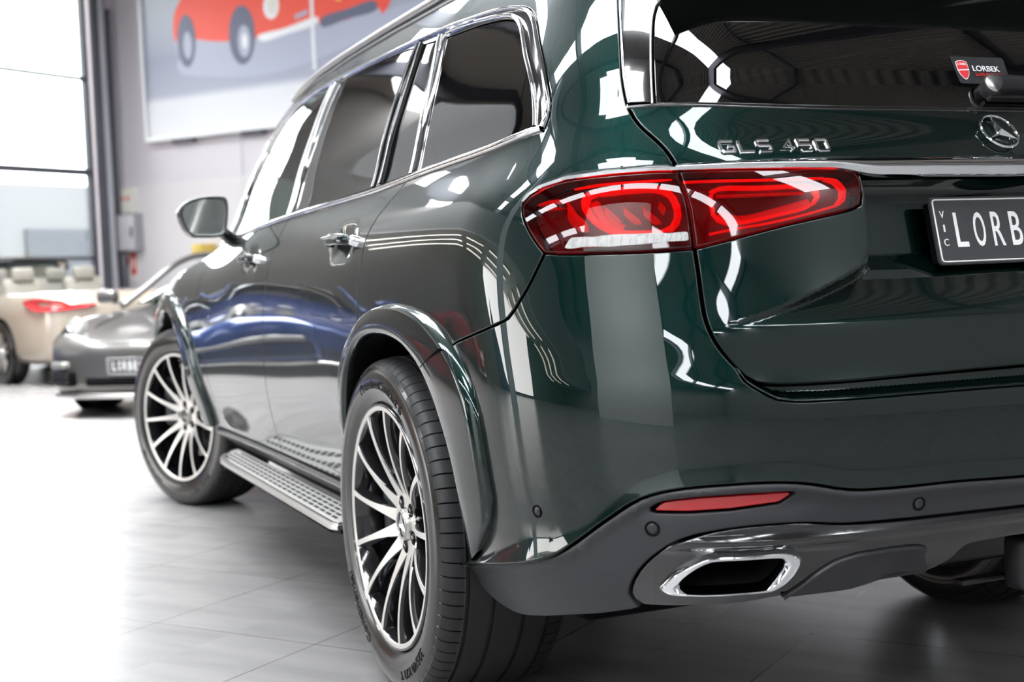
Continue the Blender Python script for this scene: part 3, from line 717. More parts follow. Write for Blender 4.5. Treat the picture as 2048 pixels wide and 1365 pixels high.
strip('quarter_window_trim', [(1.235, 1.6035), (1.08, 1.5985), (.9014, 1.5865), (.7388, 1.5690), (.6718, 1.5515), (.6261, 1.5207), (.5716, 1.4518), (.5213, 1.3766), (.5027, 1.3187), (.497, 1.2858)], [.006, .006, .007, .009, .010, .011, .010, .009], TRIM, chrome, suv, sides=BS, off=.001)
strip('door_window_trim', [(1.450, 1.2400), (1.4735, 1.3496), (1.4900, 1.4505), (1.4955, 1.5545), (1.492, 1.622)], .012, ROUND(.006), gloss_black, suv, sides=BS)
strip('pillar_trim', [(1.135, 1.2480), (1.149, 1.30), (1.166, 1.3658), (1.219, 1.478), (1.285, 1.606)], .013, ROUND(.010), chrome, suv, sides=BS)
strip('pillar_trim', [(1.386, 1.2440), (1.402, 1.3439), (1.420, 1.4573), (1.436, 1.5619), (1.446, 1.615)], .012, ROUND(.008), gloss_black, suv, sides=BS)
strip('pillar_trim', [(2.295, 1.2180), (2.322, 1.3239), (2.333, 1.4239), (2.329, 1.5378), (2.315, 1.637)], .010, ROUND(.008), chrome, suv, sides=BS)
strip('pillar_trim', [(2.350, 1.2180), (2.380, 1.3239), (2.389, 1.4239), (2.383, 1.5378), (2.369, 1.637)], .009, ROUND(.007), satin, suv, sides=BS)

# wheel arch mouldings ---------------------------------------------------------------------------------
MP = [(0, -.004), (0, .004), (.03, .012), (.10, .0200), (.16, .0215), (.60, .0265), (.86, .0265), (.93, .024), (.985, .019), (1, .014), (1, -.004), (1, -.05)]
def arch(O, I, n):
    loft('arch_moulding', cr(O, .01), cr(I, .01), MP, paint, suv, n=n, sides=BS)
    loft('arch_liner', cr(I, .02), cr(I, .02) * np.array([1, 1]), [(0, .0), (0, -.06), (0, -.2), (0, -.45)], black, suv, n=50, sides=BS)
strip('moulding_seam', [(.708, .8535), (.755, .834), (.808, .810)], .0022, [(-1, -.006), (-1, .0002), (1, .0002), (1, -.006)], black, suv, sides=BS, off=.0268)
arch(ARCH_O, ARCH_I, 130); arch(FARCH_O, FARCH_I, 110)

# sill moulding and running board -------------------------------------------------------------------------
rk = [(1.56, .412), (3.72, .400)]
loft('rocker_moulding', [(1.53, .406), (3.74, .400)], [(1.53, .33), (3.70, .32)], [(0, -.02), (0, -.004), (.08, .004), (.2, .006), (.45, -.010), (.7, -.030), (1, -.045), (1.1, -.09)], mat('dark satin sill', (.30, .295, .29), .25, .8), suv, n=60, sides=BS)
def running_board(sd):
    r = empty('running_board', parent=suv); r.location = (0, 0, 0)
    out = [(-.86, 1.60), (-.975, 1.60), (-.990, 1.63), (-.990, 3.10)] + [(-.990 + .062 * (1 - math.cos(t)), 3.10 + .25 * math.sin(t)) for t in np.linspace(.3, 1.5, 7)] + [(-.905, 3.42), (-.86, 3.46)]
    out = [(x * sd, y) for x, y in out]
    if sd > 0: pass
    o = prism('board', out, .018, Matrix.Translation((0, 0, .324)), r, satin, bevel=.006, seg=3)
    inn = [(-.872, 1.62), (-.965, 1.62), (-.972, 1.65), (-.972, 3.08), (-.955, 3.24), (-.90, 3.38), (-.872, 3.41)]
    prism('tread_plate', [(x * sd, y) for x, y in inn], .003, Matrix.Translation((0, 0, .3405)), r, mat('brushed tread plate', (.74, .73, .70), .36, .45) if 'brushed tread plate' not in MATS else MATS['brushed tread plate'], bevel=.001, seg=1)
    bm = bmesh.new()
    for row, x in enumerate((-.890, -.913, -.936, -.957)):
        y = 1.66 + (.03 if row % 2 else 0)
        while y < 3.30 - (.07 if row == 3 else 0):
            box(bm, (x * sd, y, .3450), (.0095, .040, .004), bevel=.0018, seg=1); y += .066
    bm_obj('rubber_studs', bm, r, plastic_dk, deg=40)
    prism('underside', [(x * sd * .99, y) for x, y in out], .012, Matrix.Translation((0, 0, .312)), r, plastic_dk, bevel=.004)
for sd in BS: running_board(sd)

# lower bumper ------------------------------------------------------------------------------------------
ch = poly(CLAD); cb = poly(rv(GLOSS), )
cl = np.concatenate([ch, poly(GLOSS)[1:], poly(rv(CLAD_B))])
hL = np.concatenate([poly(GLOSS)[1:], poly(rv(CLAD_B))])      # SC -> left bottom -> tip
ringL = np.concatenate([ch[::-1][1:], np.array(CLAD_B), ])     # from centre top to tip, then bottom
top = ch[::-1]                                                   # centre -> tip
bot = np.concatenate([poly(CLAD_B), poly(rv(GLOSS))[1:]])        # tip -> centre
whole = np.concatenate([top, bot[1:], mirror_sz(bot[::-1])[1:], mirror_sz(top[::-1])[1:-1]])
REFL = [(.2813, .5756), (.2655, .5888), (.213, .5967), (.1578, .5999), (.0958, .6013), (.0932, .596), (.1095, .584), (.1768, .5758), (.2322, .5717), (.2776, .5717)]
REFL = [(s_, z_ - .0) for s_, z_ in REFL]
hole = shrink(rounded(REFL, .006), -.001)
panel('bumper_cladding', whole, plastic, suv, g=(.012, .010), disp=d_clad, thick=.05, off=.002, gap=.0012, rad=.004, holes=[hole, mirror_sz(hole)])
panel('rear_reflector', rounded(REFL, .006), reflector_red, suv, g=.01, off=-.006, thick=.01, gap=.0, rad=.003, sides=BS)
gt = poly(rv(GLOSS)); gb = poly(GLOSS_B)                         # tip->centre, tip->centre
whole = np.concatenate([gt, mirror_sz(gt[::-1])[1:], mirror_sz(gb)[1:], gb[::-1][1:-1]])
exh = shrink(rounded(EX_O, .01), .004)
panel('rear_diffuser', whole, gloss_black, suv, g=(.012, .008), disp=d_gloss, thick=.06, off=-.001, gap=.0008, rad=.004, holes=[exh, mirror_sz(exh)])
MT = [(.1214, .4088), (.0877, .4339), (.0634, .4545), (.0345, .4737), (.0004, .4816), (-.0486, .4803), (-.105, .4789), (-.1248, .4709), (-.1229, .4579), (-.1424, .4130), (-.0364, .4140), (.0212, .4130)]
panel('diffuser_insert', rounded(MT, .012), plastic_dk, suv, g=.01, off=.008, disp=lambda P, s, z: d_gloss(P, s, z), thick=.02, rad=.006, sides=BS)
def exhaust(sd):
    O = rounded(EX_O, .012, 6); I = rounded(EX_I, .008, 6)
    def pos(Q):
        a = np.arctan2(Q[:, 1] - .458, (Q[:, 0] - .178)); i = np.argmin(np.abs(a)); return np.roll(Q, -i, 0)
    O = pos(O); I = pos(I); n = 120
    def res(Q, f=1.):
        a = np.unwrap(np.arctan2((Q[:, 1] - .458) * 2.2, Q[:, 0] - .178)); 
        if a[-1] < a[0]: a = a[::-1]; Q = Q[::-1]
        t = np.linspace(a[0], a[0] + 2 * math.pi, n, endpoint=False); aa = np.r_[a, a[0] + 2 * math.pi]; QQ = np.r_[Q, Q[:1]]
        o = np.stack([np.interp(t, aa, QQ[:, 0]), np.interp(t, aa, QQ[:, 1])], 1); return o
    O, I = res(O), res(I); rows = []
    PR = [(0, -.03), (0, .004), (.05, .014), (.16, .019), (.30, .020), (.62, .019), (.80, .014), (.97, .004), (1, -.004), (1, -.02)]
    for v, o in PR:
        Q = O * (1 - v) + I * v; P = S2P(Q[:, 0], Q[:, 1]); c = P.mean(0); g = grad(c[None])[0]; rows.append(P + g * o)
    tip_rows = len(rows); V = np.concatenate(rows); V[:, 0] *= sd
    F = [(i * n + j, i * n + (j + 1) % n, (i + 1) * n + (j + 1) % n, (i + 1) * n + j) for i in range(tip_rows - 1) for j in range(n)]
    o = mesh('exhaust_tip', V, F, suv, chrome, flip=(sd < 0)); auto_smooth(o, 28)
    P = S2P(I[:, 0], I[:, 1]); g = grad(P.mean(0)[None])[0]; c = P.mean(0); rows = [P - g * .018, c + (P - c) * .98 - g * .10, c + (P - c) * .8 - g * .16]
    V = np.concatenate(rows); V[:, 0] *= sd; F = [(i * n + j, i * n + (j + 1) % n, (i + 1) * n + (j + 1) % n, (i + 1) * n + j) for i in range(2) for j in range(n)] + [tuple(2 * n + j for j in range(n))]
    k = mesh('exhaust_bore', V, F, o, mat('sooty steel', (.02, .02, .022), .45, .4) if 'sooty steel' not in MATS else MATS['sooty steel'], flip=(sd < 0)); auto_smooth(k, 40)
for sd in BS: exhaust(sd)
SENS = ((.4691, .554, .011, paint, .0), (.2815, .5414, .0125, plastic, .002), (-.0984, .5596, .0115, plastic, .003))
for (s_, z_, r_, m_, o_) in SENS:
    for sd in BS:
        P, Nn = surf(np.array([(s_, z_)]), o_ + (float(d_bumper(S2P(np.array([s_]), np.array([z_])), np.array([s_]), np.array([z_]))[0]) if m_ is paint else 0))
        P = Vector(P[0]); Nn = Vector(Nn[0]); P.x *= sd; Nn.x *= sd
        Mx = Matrix.Translation(P) @ Nn.to_track_quat('Z', 'Y').to_matrix().to_4x4()
        V, F = revolve([(-.004, r_ * 1.12), (.0012, r_ * 1.12), (.002, r_), (.0005, r_ * .86), (-.002, r_ * .84)], 32)
        V = [Mx @ Vector((v[1], v[2], v[0])) for v in V]
        sn = mesh('parking_sensor', V, F, suv, black)
        V, F = revolve([(-.002, r_ * .80), (.0010, r_ * .78), (.0016, r_ * .5), (.0017, .0001)], 32)
        V = [Mx @ Vector((v[1], v[2], v[0])) for v in V]
        mesh('sensor_face', V, F, sn, m_)
bm = bmesh.new(); box(bm, (0, .55, .40), (.9, .35, .16), bevel=.05)
bm_obj('silencer', bm, suv, plastic_dk, deg=40)
bm = bmesh.new(); box(bm, (.085, .14, .385), (.16, .06, .11), bevel=.015, seg=3); box(bm, (-.02, .20, .345), (.12, .03, .012), bevel=.004)
bm_obj('tow_hitch', bm, suv, plastic_dk, deg=40)

# ------------------------------------------------------------------ tail lamps
def lamp_outer(sd):
    r = empty('tail_lamp', parent=suv)
    top = [(.2375, 1.1735), (.2741, 1.1750), (.3325, 1.1745), (.4127, 1.1700), (.455, 1.1600), (.478, 1.1480), (.4895, 1.136)]
    P = poly(top, [(.4895, 1.136), (.4951, 1.1310), (.4923, 1.1133), (.4783, 1.0834), (.4583, 1.0536), (.4454, 1.038)], LAMP_BOT, rv(GAP_L1)[:-1] + [(.2375, 1.1735)])
    panel('lens', P, lens_red, r, g=.012, off=.004, thick=.006, rad=.003, sides=(sd,))
    panel('lamp_housing', shrink(P, .002), lamp_dark, r, g=.012, off=-.034, thick=.01, sides=(sd,), gap=0, rad=.001)
    loft('housing_wall', list(clean(P, .003)) + [P[0]], list(clean(P, .003)) + [P[0]], [(0, -.001), (0, -.034)], lamp_dark, r, n=120, sides=(sd,))
    LP = [(.3452, 1.138), (.3274, 1.1489), (.298, 1.1513), (.2665, 1.1491), (.2482, 1.1375), (.2387, 1.1134), (.2375, 1.0927), (.2432, 1.0776), (.2584, 1.0681), (.2862, 1.0674), (.3205, 1.0701), (.3471, 1.0787), (.3721, 1.1013), (.3860, 1.1291), (.3736, 1.1455), (.3335, 1.1540)]
    strip('light_guide', [(.362, 1.1490)] + LP[3:14] + [(.384, 1.142), (.366, 1.1500)], .011, ROUND(.006, -.01), lamp_bar, r, sides=(sd,), off=-.014)
    strip('light_guide', [(.372, 1.1330), (.366, 1.1200), (.355, 1.1020), (.340, 1.0880), (.320, 1.0800)], .014, ROUND(.004, -.01), lamp_fin, r, sides=(sd,), off=-.024)
    strip('light_guide', [(.4023, 1.157), (.3586, 1.1620), (.304, 1.1630), (.2453, 1.1635)], .003, ROUND(.003), lamp_bar, r, sides=(sd,), off=-.010, ends=.01)
    strip('light_guide', [(.4754, 1.1341), (.4489, 1.1394), (.418, 1.1386)], .008, ROUND(.003), lamp_fin, r, sides=(sd,), off=-.018, ends=.01)
    strip('light_guide', [(.4700, 1.1250), (.4478, 1.1254), (.4190, 1.1247)], .005, ROUND(.003), lamp_fin, r, sides=(sd,), off=-.018, ends=.01)
    strip('light_guide', [(.4178, 1.1381), (.4104, 1.1217), (.4082, 1.1085), (.3977, 1.096), (.3779, 1.0754)], [.005, .010, .022, .022, .012], ROUND(.005), lamp_fin, r, sides=(sd,), off=-.018, ends=.01)
    for k, F_ in enumerate(([(.3509, 1.1226), (.3445, 1.1081), (.3324, 1.0944), (.3244, 1.0910)], [(.3209, 1.1204), (.3149, 1.1061), (.3018, 1.0924), (.2931, 1.0890)], [(.2905, 1.1184), (.2848, 1.1041), (.2708, 1.0905), (.2632, 1.0875)], [(.265, 1.1254), (.2615, 1.1143), (.2604, 1.1013)])):
        strip('lamp_fin', F_, [.007, .011, .012, .010], ROUND(.004, -.012), lamp_fin, r, sides=(sd,), off=-.018, ends=.003)
    IND = [(.409, 1.0445), (.3985, 1.0630), (.3315, 1.0644), (.2747, 1.0639), (.2233, 1.0637), (.2214, 1.0473), (.2859, 1.044), (.3313, 1.0424), (.402, 1.0425)]
    panel('indicator', rounded(IND, .005), lamp_white, r, g=.006, off=.0050, gap=0, rad=.001, thick=.004, sides=(sd,), label='clear indicator bar', disp=lambda P, s, z: .0005 * np.sin(s * 2 * math.pi / .0085) * (1 - .0 * z))
def lamp_inner(sd):
    r = empty('tailgate_lamp', parent=suv)
    P = poly(LAMPI_TOP, LAMPI_BOT, rv(GAP_L1)[:-1] + [(.2375, 1.1745)])
    panel('lens', P, lens_red, r, g=.012, off=.003, thick=.006, rad=.003, sides=(sd,))
    panel('lamp_housing', shrink(P, .002), lamp_dark, r, g=.012, off=-.034, thick=.01, sides=(sd,), gap=0, rad=.001)
    loft('housing_wall', list(clean(P, .003)) + [P[0]], list(clean(P, .003)) + [P[0]], [(0, -.001), (0, -.034)], lamp_dark, r, n=120, sides=(sd,))
    strip('light_guide', [(.2296, 1.1575), (.1624, 1.1574), (.0888, 1.1567), (.0089, 1.1575)], .0035, ROUND(.003), lamp_bar, r, sides=(sd,), off=-.010)
    strip('light_guide', [(.0089, 1.1560), (-.0132, 1.1506), (-.0237, 1.1351), (-.0215, 1.1166), (-.0086, 1.1049)], [.004, .010, .013, .013, .006], ROUND(.004), lamp_bar, r, sides=(sd,), off=-.012)
    strip('light_guide', [(-.0086, 1.1049), (.0472, 1.0895), (.1083, 1.0755), (.1514, 1.0690), (.193, 1.0600)], .0040, ROUND(.003), lamp_bar, r, sides=(sd,), off=-.010)
    LL = [(.1884, 1.1366), (.177, 1.1441), (.1196, 1.1432), (.0301, 1.1435), (.0204, 1.1362), (.0193, 1.1203), (.0299, 1.1083), (.0927, 1.0912), (.1368, 1.0815), (.1677, 1.0805), (.1813, 1.088), (.1863, 1.1106), (.1884, 1.1366), (.184, 1.141)]
    strip('light_guide', LL, .0055, ROUND(.004, -.01), lamp_bar, r, sides=(sd,), off=-.012)
    strip('light_guide', [(.174, 1.101), (.150, 1.0895), (.128, 1.0905), (.09, 1.1005), (.030, 1.1175)], .013, ROUND(.003, -.006), lamp_fin, r, sides=(sd,), off=-.026)
    strip('light_guide', [(.1779, 1.1330), (.115, 1.1335), (.0400, 1.1350)], .004, ROUND(.003, -.006), lamp_fin, r, sides=(sd,), off=-.024)
for sd in BS: lamp_outer(sd); lamp_inner(sd)

# ------------------------------------------------------------------ badge, lettering, plate, wiper, sticker
def rear_frame(x, z, off=0.):
    s = float(XZ2S(np.array([x]), np.array([z]))[0]); P, Nn = surf(np.array([(s, z)]), off); n = Vector(Nn[0]); P = Vector(P[0])
    up = Vector((0, 0, 1)); u = up.cross(n).normalized(); v = n.cross(u).normalized()
    return Matrix(((u.x, v.x, n.x, P.x), (u.y, v.y, n.y, P.y), (u.z, v.z, n.z, P.z), (0, 0, 0, 1)))
def star_badge(M, R, parent, name='star_badge', m=chrome):
    a = np.linspace(0, 2 * math.pi, 48, endpoint=False); ring = [(R * math.cos(t), R * math.sin(t), R * .10) for t in a]
    V, F = tube_mesh(ring, R * .075, 10, True, up=[(0, 0, 1)] * 48)
    V = [Vector(v) for v in V]; b = len(V); h = R * .30; V.append(Vector((0, 0, h))); V.append(Vector((0, 0, -R * .03)))
    tips = []; val = []
    for k in range(3):
        t = math.pi / 2 + k * 2 * math.pi / 3; V.append(Vector((R * .97 * math.cos(t), R * .97 * math.sin(t), R * .10))); tips.append(len(V) - 1)
        t2 = t + math.pi / 3; V.append(Vector((R * .16 * math.cos(t2), R * .16 * math.sin(t2), R * .02))); val.append(len(V) - 1)
    for k in range(3): F += [(b, val[k - 1], tips[k]), (b, tips[k], val[k]), (b + 1, tips[k], val[k - 1]), (b + 1, val[k], tips[k])]
    V = [M @ v for v in V]
    o = mesh(name, V, F, parent, m); auto_smooth(o, 25); return o
star_badge(rear_frame(0, 1.238, .004), .041, suv)
def letters(txt, x0, x1, z0, h, off, depth, m, name, parent=suv, sxm=None, bevel=.0012, offset=0., disp=None, space=1.):
    V, F = text_outline_mesh(txt, 1., .5, 0, space=space, offset=offset)
    mn, mx = V.min(0), V.max(0); V[:, 0] = (V[:, 0] - mn[0]) / (mx[0] - mn[0]) * (x1 - x0); V[:, 1] = (V[:, 1] - mn[1]) / (mx[1] - mn[1]) * h
    V[:, 2] = (V[:, 2] - mn[2]) / (mx[2] - mn[2]) * depth
    Pw = wrap_rear(V, x0, z0, off, disp); o = mesh(name, Pw, F, parent, m, smooth=False); return o
# block lettering built from strokes (extended capitals)
GL = {'G': [[(1, 1), (.10, 1), (0, .88), (0, .12), (.10, 0), (.92, 0), (1, .10), (1, .50), (.55, .50)]],
      'L': [[(0, 1), (0, 0), (1, 0)]],
      'S': [[(1, 1), (.10, 1), (0, .90), (0, .62), (.10, .52), (.90, .52), (1, .42), (1, .10), (.90, 0), (0, 0)]],
      '4': [[(.74, 0), (.74, 1), (0, .30), (1, .30)]],
      '5': [[(1, 1), (0, 1), (0, .55), (.88, .55), (1, .44), (1, .12), (.9, 0), (.1, 0), (0, .14)]],
      '0': [[(.1, 1), (.9, 1), (1, .88), (1, .12), (.9, 0), (.1, 0), (0, .12), (0, .88), (.1, 1), (.5, 1)]]}
def badge_letters(txt, x0, x1, z0, h, off, wd=.0049):
    gap, sp = .006, .012; n = len(txt.replace(' ', '')); lw = ((x1 - x0) - gap * (len(txt) - 2) - sp) / n; x = x0
    root = empty('model_lettering', parent=suv); root['label'] = 'chrome GLS 450 lettering'
    for c in txt:
        if c == ' ': x += sp; continue
        for st_ in GL[c]:
            P = np.array([(p[0] * (lw - .005) + .0025, p[1] * (h - .005) + .0025) for p in st_]); P = rounded(P, .0012, 3) if False else P
            # chamfered stroke: offset both sides in the plane
            t = np.gradient(P, axis=0); d = np.r_[0, np.cumsum(np.linalg.norm(np.diff(P, axis=0), axis=1))]
            rows = []
            L_, _ = [], []
            a = np.roll(P, 1, 0); b = np.roll(P, -1, 0); n_ = []
            for i in range(len(P)):
                t1 = P[i] - P[i - 1] if i else P[1] - P[0]; t2 = P[i + 1] - P[i] if i < len(P) - 1 else P[-1] - P[-2]
                t1 = t1 / np.linalg.norm(t1); t2 = t2 / np.linalg.norm(t2); n1 = np.array([-t1[1], t1[0]]); n2 = np.array([-t2[1], t2[0]]); m_ = n1 + n2; m_ /= np.linalg.norm(m_); m_ = m_ / max(.55, m_ @ n1); n_.append(m_)
            n_ = np.array(n_); ext = P.copy(); 
            prof = [(-1, -.001), (-1, .0022), (-.62, .0040), (.62, .0040), (1, .0022), (1, -.001)]
            Vl = [];
            for u, hh_ in prof:
                q = P + n_ * u * wd / 2; Vl.append(np.c_[q, np.full(len(q), hh_)])
            k = len(P); F = [(i * k + j, i * k + j + 1, (i + 1) * k + j + 1, (i + 1) * k + j) for i in range(5) for j in range(k - 1)]
            F += [(0, k, 2 * k, 3 * k, 4 * k, 5 * k)[::-1], tuple(i * k + k - 1 for i in range(6))]
            Pw = wrap_rear(np.concatenate(Vl), x, z0, off); o = mesh('badge_letter', Pw, F, root, chrome, smooth=False, flip=True)
        x += lw + gap
xg0 = float(S2P(np.array([.1734]), np.array([1.21]))[0, 0]); xg1 = float(S2P(np.array([-.0063]), np.array([1.21]))[0, 0])
badge_letters('GLS 450', xg0, xg1, 1.2025, .0255, .0005)

# number plate: tilted, standing proud of the recess
def number_plate(name, M, parent, chars='LORBEK', state='VIC', w_=.372, h_=.134):
    r = empty(name, parent=parent)
    rr = rounded([(-w_ / 2, -h_ / 2), (w_ / 2, -h_ / 2), (w_ / 2, h_ / 2), (-w_ / 2, h_ / 2)], .010, 6)
    prism('plate', rr, .006, M, r, plate_m, bevel=.0015)
    q = rounded([(-w_ / 2 + .006, -h_ / 2 + .006), (w_ / 2 - .006, -h_ / 2 + .006), (w_ / 2 - .006, h_ / 2 - .006), (-w_ / 2 + .006, h_ / 2 - .006)], .008, 6)
    V, F = tube_mesh([(x, y, .0062) for x, y in q], .0016, 8, True, up=[(0, 0, 1)] * len(q))
    mesh('border', [M @ Vector(v) for v in V], F, r, plate_white)
    def put(t, x0, y0, ww, hh, nm, off=.0):
        V, F = text_outline_mesh(t, 1., .5, 0, offset=off); mn, mx = V.min(0), V.max(0)
        V = (V - mn) / (mx - mn); V[:, 0] = V[:, 0] * ww + x0; V[:, 1] = V[:, 1] * hh + y0; V[:, 2] = V[:, 2] * .0016 + .0055
        o = mesh(nm, [M @ Vector(v) for v in V], F, r, plate_white, smooth=False)
    x = -w_ / 2 + .0495; cw = .0275; pitch = .0455
    for c in chars: put(c, x, -h_ / 2 + .034, cw, .068, 'plate_character', .006); x += pitch
    yy = h_ / 2 - .042
    for c in state: put(c, -w_ / 2 + .018 + (.004 if c == 'I' else 0), yy, .0035 if c == 'I' else .011, .014, 'plate_state_letter'); yy -= .0275
    return r
nrm = Vector((0, -math.cos(math.atan2(.029, .127)), math.sin(math.atan2(.029, .127)))); upv = Vector((1, 0, 0)).cross(nrm) * -1
upv = nrm.cross(Vector((1, 0, 0)))
if upv.z < 0: upv = -upv
Mp = Matrix(((1, upv.x, nrm.x, 0), (0, upv.y, nrm.y, .1235), (0, upv.z, nrm.z, 1.0495), (0, 0, 0, 1)))
number_plate('number_plate', Mp @ Matrix.Translation((0, 0, -.002)), suv)
bm = bmesh.new(); box(bm, (0, 0, -.015), (.36, .12, .022), bevel=.004); bmesh.ops.transform(bm, matrix=Mp, verts=bm.verts)
bm_obj('plate_holder', bm, suv, black, deg=40)

# rear wiper
Mw = rear_frame(.028, 1.328, .0)
V, F = revolve([(-.01, .022), (.018, .021), (.026, .018), (.028, .0001)], 28); mesh('wiper_pivot', [Mw @ Vector((v[1], v[2], v[0])) for v in V], F, suv, plastic_dk)
V, F = revolve([(.022, .0175), (.024, .0205), (.0285, .0205), (.031, .0175), (.031, .0001)], 28); mesh('wiper_ring', [Mw @ Vector((v[1] - .004, v[2] + .004, v[0])) for v in V], F, suv, satin)
xs = np.linspace(0, .40, 26); rows = []
for i, x in enumerate(xs):
    Mq = rear_frame(.026 + x, 1.330 + .002 * x, 0.); hh_ = .018 - .008 * (x / .4); 
    for (a, b) in ((-1, .018), (-1, .034), (-.6, .046), (0, .050), (.6, .046), (1, .034), (1, .018)): rows.append(Mq @ Vector((0, a * hh_, b * (1 - .3 * x / .4))))
F = [(i * 7 + k, (i + 1) * 7 + k, (i + 1) * 7 + (k + 1) % 7, i * 7 + (k + 1) % 7) for i in range(25) for k in range(7)] + [tuple(range(7))]
o = mesh('wiper_arm', rows, F, suv, plastic_dk, flip=True); auto_smooth(o, 40)
rows = []
for i, x in enumerate(np.linspace(-.02, .50, 30)):
    Mq = rear_frame(.035 + x, 1.311, 0.)
    for (a, b) in ((-.007, .004), (-.006, .018), (.006, .018), (.007, .004)): rows.append(Mq @ Vector((0, a, b)))
F = [(i * 4 + k, (i + 1) * 4 + k, (i + 1) * 4 + (k + 1) % 4, i * 4 + (k + 1) % 4) for i in range(29) for k in range(4)] + [(0, 1, 2, 3)]
mesh('wiper_blade', rows, F, suv, plastic_dk, smooth=False, flip=True)

# dealer sticker on the glass
SX0, SX1, SZ0, SZ1 = -.040, .098, 1.3445, 1.4015
q = rounded([(SX0 + .006, SZ0), (SX1, SZ0), (SX1, SZ1), (SX0, SZ1)], .006, 5)
def flat_rear(name, q, m, off, parent=suv):
    P = wrap_rear(np.c_[q[:, 0] - q[0, 0], q[:, 1] - q[0, 1], np.zeros(len(q))], q[0, 0], q[0, 1], off); P2 = wrap_rear(np.c_[q[:, 0] - q[0, 0], q[:, 1] - q[0, 1], np.zeros(len(q))], q[0, 0], q[0, 1], off - .0006)
    n = len(q); return mesh(name, np.concatenate([P, P2]), [tuple(range(n))] + [(i, i + n, (i + 1) % n + n, (i + 1) % n) for i in range(n)], parent, m, smooth=False, flip=False)
stk = flat_rear('sticker', q, mat('sticker black', (.018, .02, .022), .35), .0022)
stk['label'] = 'black dealer sticker with red shield and white writing'
shc = np.array([(-.5, .40), (-.3, .47), (0, .5), (.3, .47), (.5, .40), (.5, -.02), (.38, -.28), (.12, -.5), (0, -.53), (-.12, -.5), (-.38, -.28), (-.5, -.02)])
c0 = np.array([SX0 + .0235, 1.3735])
flat_rear('shield_border', shc * [.0290, .0400] + c0, plate_white, .0028, stk); flat_rear('shield', shc * [.0262, .0368] + c0, sticker_red, .0032, stk)
flat_rear('shield_band', np.array([(-.5, -.08), (.5, -.04), (.5, .02), (-.5, -.02)]) * [.026, .036] + c0, plate_white, .0036, stk)
letters('LORBEK', SX0 + .0105 + .002, SX0 + .0345, 1.3825, .0045, .0034, .0006, plate_white, 'sticker_lettering', stk)
letters('LORBEK', SX0 + .048, SX0 + .118, 1.3705, .0118, .0026, .0008, plate_white, 'sticker_lettering', stk, offset=.012)
letters('LUXURY CARS', SX0 + .052, SX0 + .124, 1.3605, .0065, .0026, .0008, sticker_red, 'sticker_lettering', stk)

# ------------------------------------------------------------------ roof rail, mirror, handles
def rail(sd):
    r = empty('roof_rail', parent=suv)
    pts = cr([(.70, .755, 1.685), (.66, .90, 1.733), (.645, 1.1, 1.748), (.63, 1.6, 1.757), (.625, 2.2, 1.758), (.627, 2.7, 1.748), (.635, 2.95, 1.725), (.65, 3.10, 1.688)], .05)
    pts = [(-sd * p[0], p[1], p[2]) for p in pts]; V, F = tube_mesh(pts, .019, 14, flat=.8)
    mesh('rail_bar', V, F, r, satin)
    base = [(-sd * .648, y, float(np.interp(y, [.75, .9, 1.3, 1.9, 2.3, 2.86, 3.05], [1.682, 1.697, 1.714, 1.720, 1.718, 1.702, 1.683]))) for y in np.linspace(.78, 3.08, 40)]
    V, F = tube_mesh(base, .012, 8, flat=1.2); mesh('rail_foot', V, F, r, plastic_dk)
for sd in BS: rail(sd)
def wing_mirror(sd):
    r = empty('wing_mirror', parent=suv)
    # face outline on the plane y=3.25, seen from behind
    O = np.array([(-1.082, 1.284), (-1.065, 1.31), (-1.038, 1.327), (-.999, 1.337), (-.945, 1.340), (-.906, 1.335), (-.897, 1.315), (-.902, 1.237), (-.912, 1.198), (-.929, 1.187), (-1.007, 1.185), (-1.037, 1.188), (-1.059, 1.21), (-1.076, 1.249)])
    O = cr(O, .008, True); c = O.mean(0); rows = []; n = len(O)
    for (k, y) in ((.86, 3.262), (.90, 3.250), (.965, 3.2445), (1.0, 3.252), (1.02, 3.275), (1.0, 3.32), (.92, 3.37), (.75, 3.41), (.5, 3.435), (.2, 3.442)):
        q = c + (O - c) * k; rows.append(np.c_[q[:, 0], np.full(n, y), q[:, 1]])
    V = np.concatenate(rows); V[:, 0] *= sd; F = [(i * n + j, i * n + (j + 1) % n, (i + 1) * n + (j + 1) % n, (i + 1) * n + j) for i in range(9) for j in range(n)]
    mi = [1 if f < 3 * n else 0 for f in range(len(F))]
    me = mesh('mirror_housing', V, F, r, (paint, gloss_black), mi=mi, flip=(sd > 0))
    G = c + (O - c) * .87; V = np.c_[G[:, 0], np.full(n, 3.261), G[:, 1]]; V[:, 0] *= sd
    mesh('mirror_glass', V, [tuple(range(n))], r, mirror_m, smooth=False, flip=(sd > 0))
    V, F = tube_mesh([(-sd * .93, 3.32, 1.215), (-sd * .90, 3.33, 1.20), (-sd * .87, 3.36, 1.18), (-sd * .84, 3.40, 1.165)], [.028, .030, .034, .036], 14, flat=.75); mesh('mirror_arm', V, F, r, gloss_black)
for sd in BS: wing_mirror(sd)
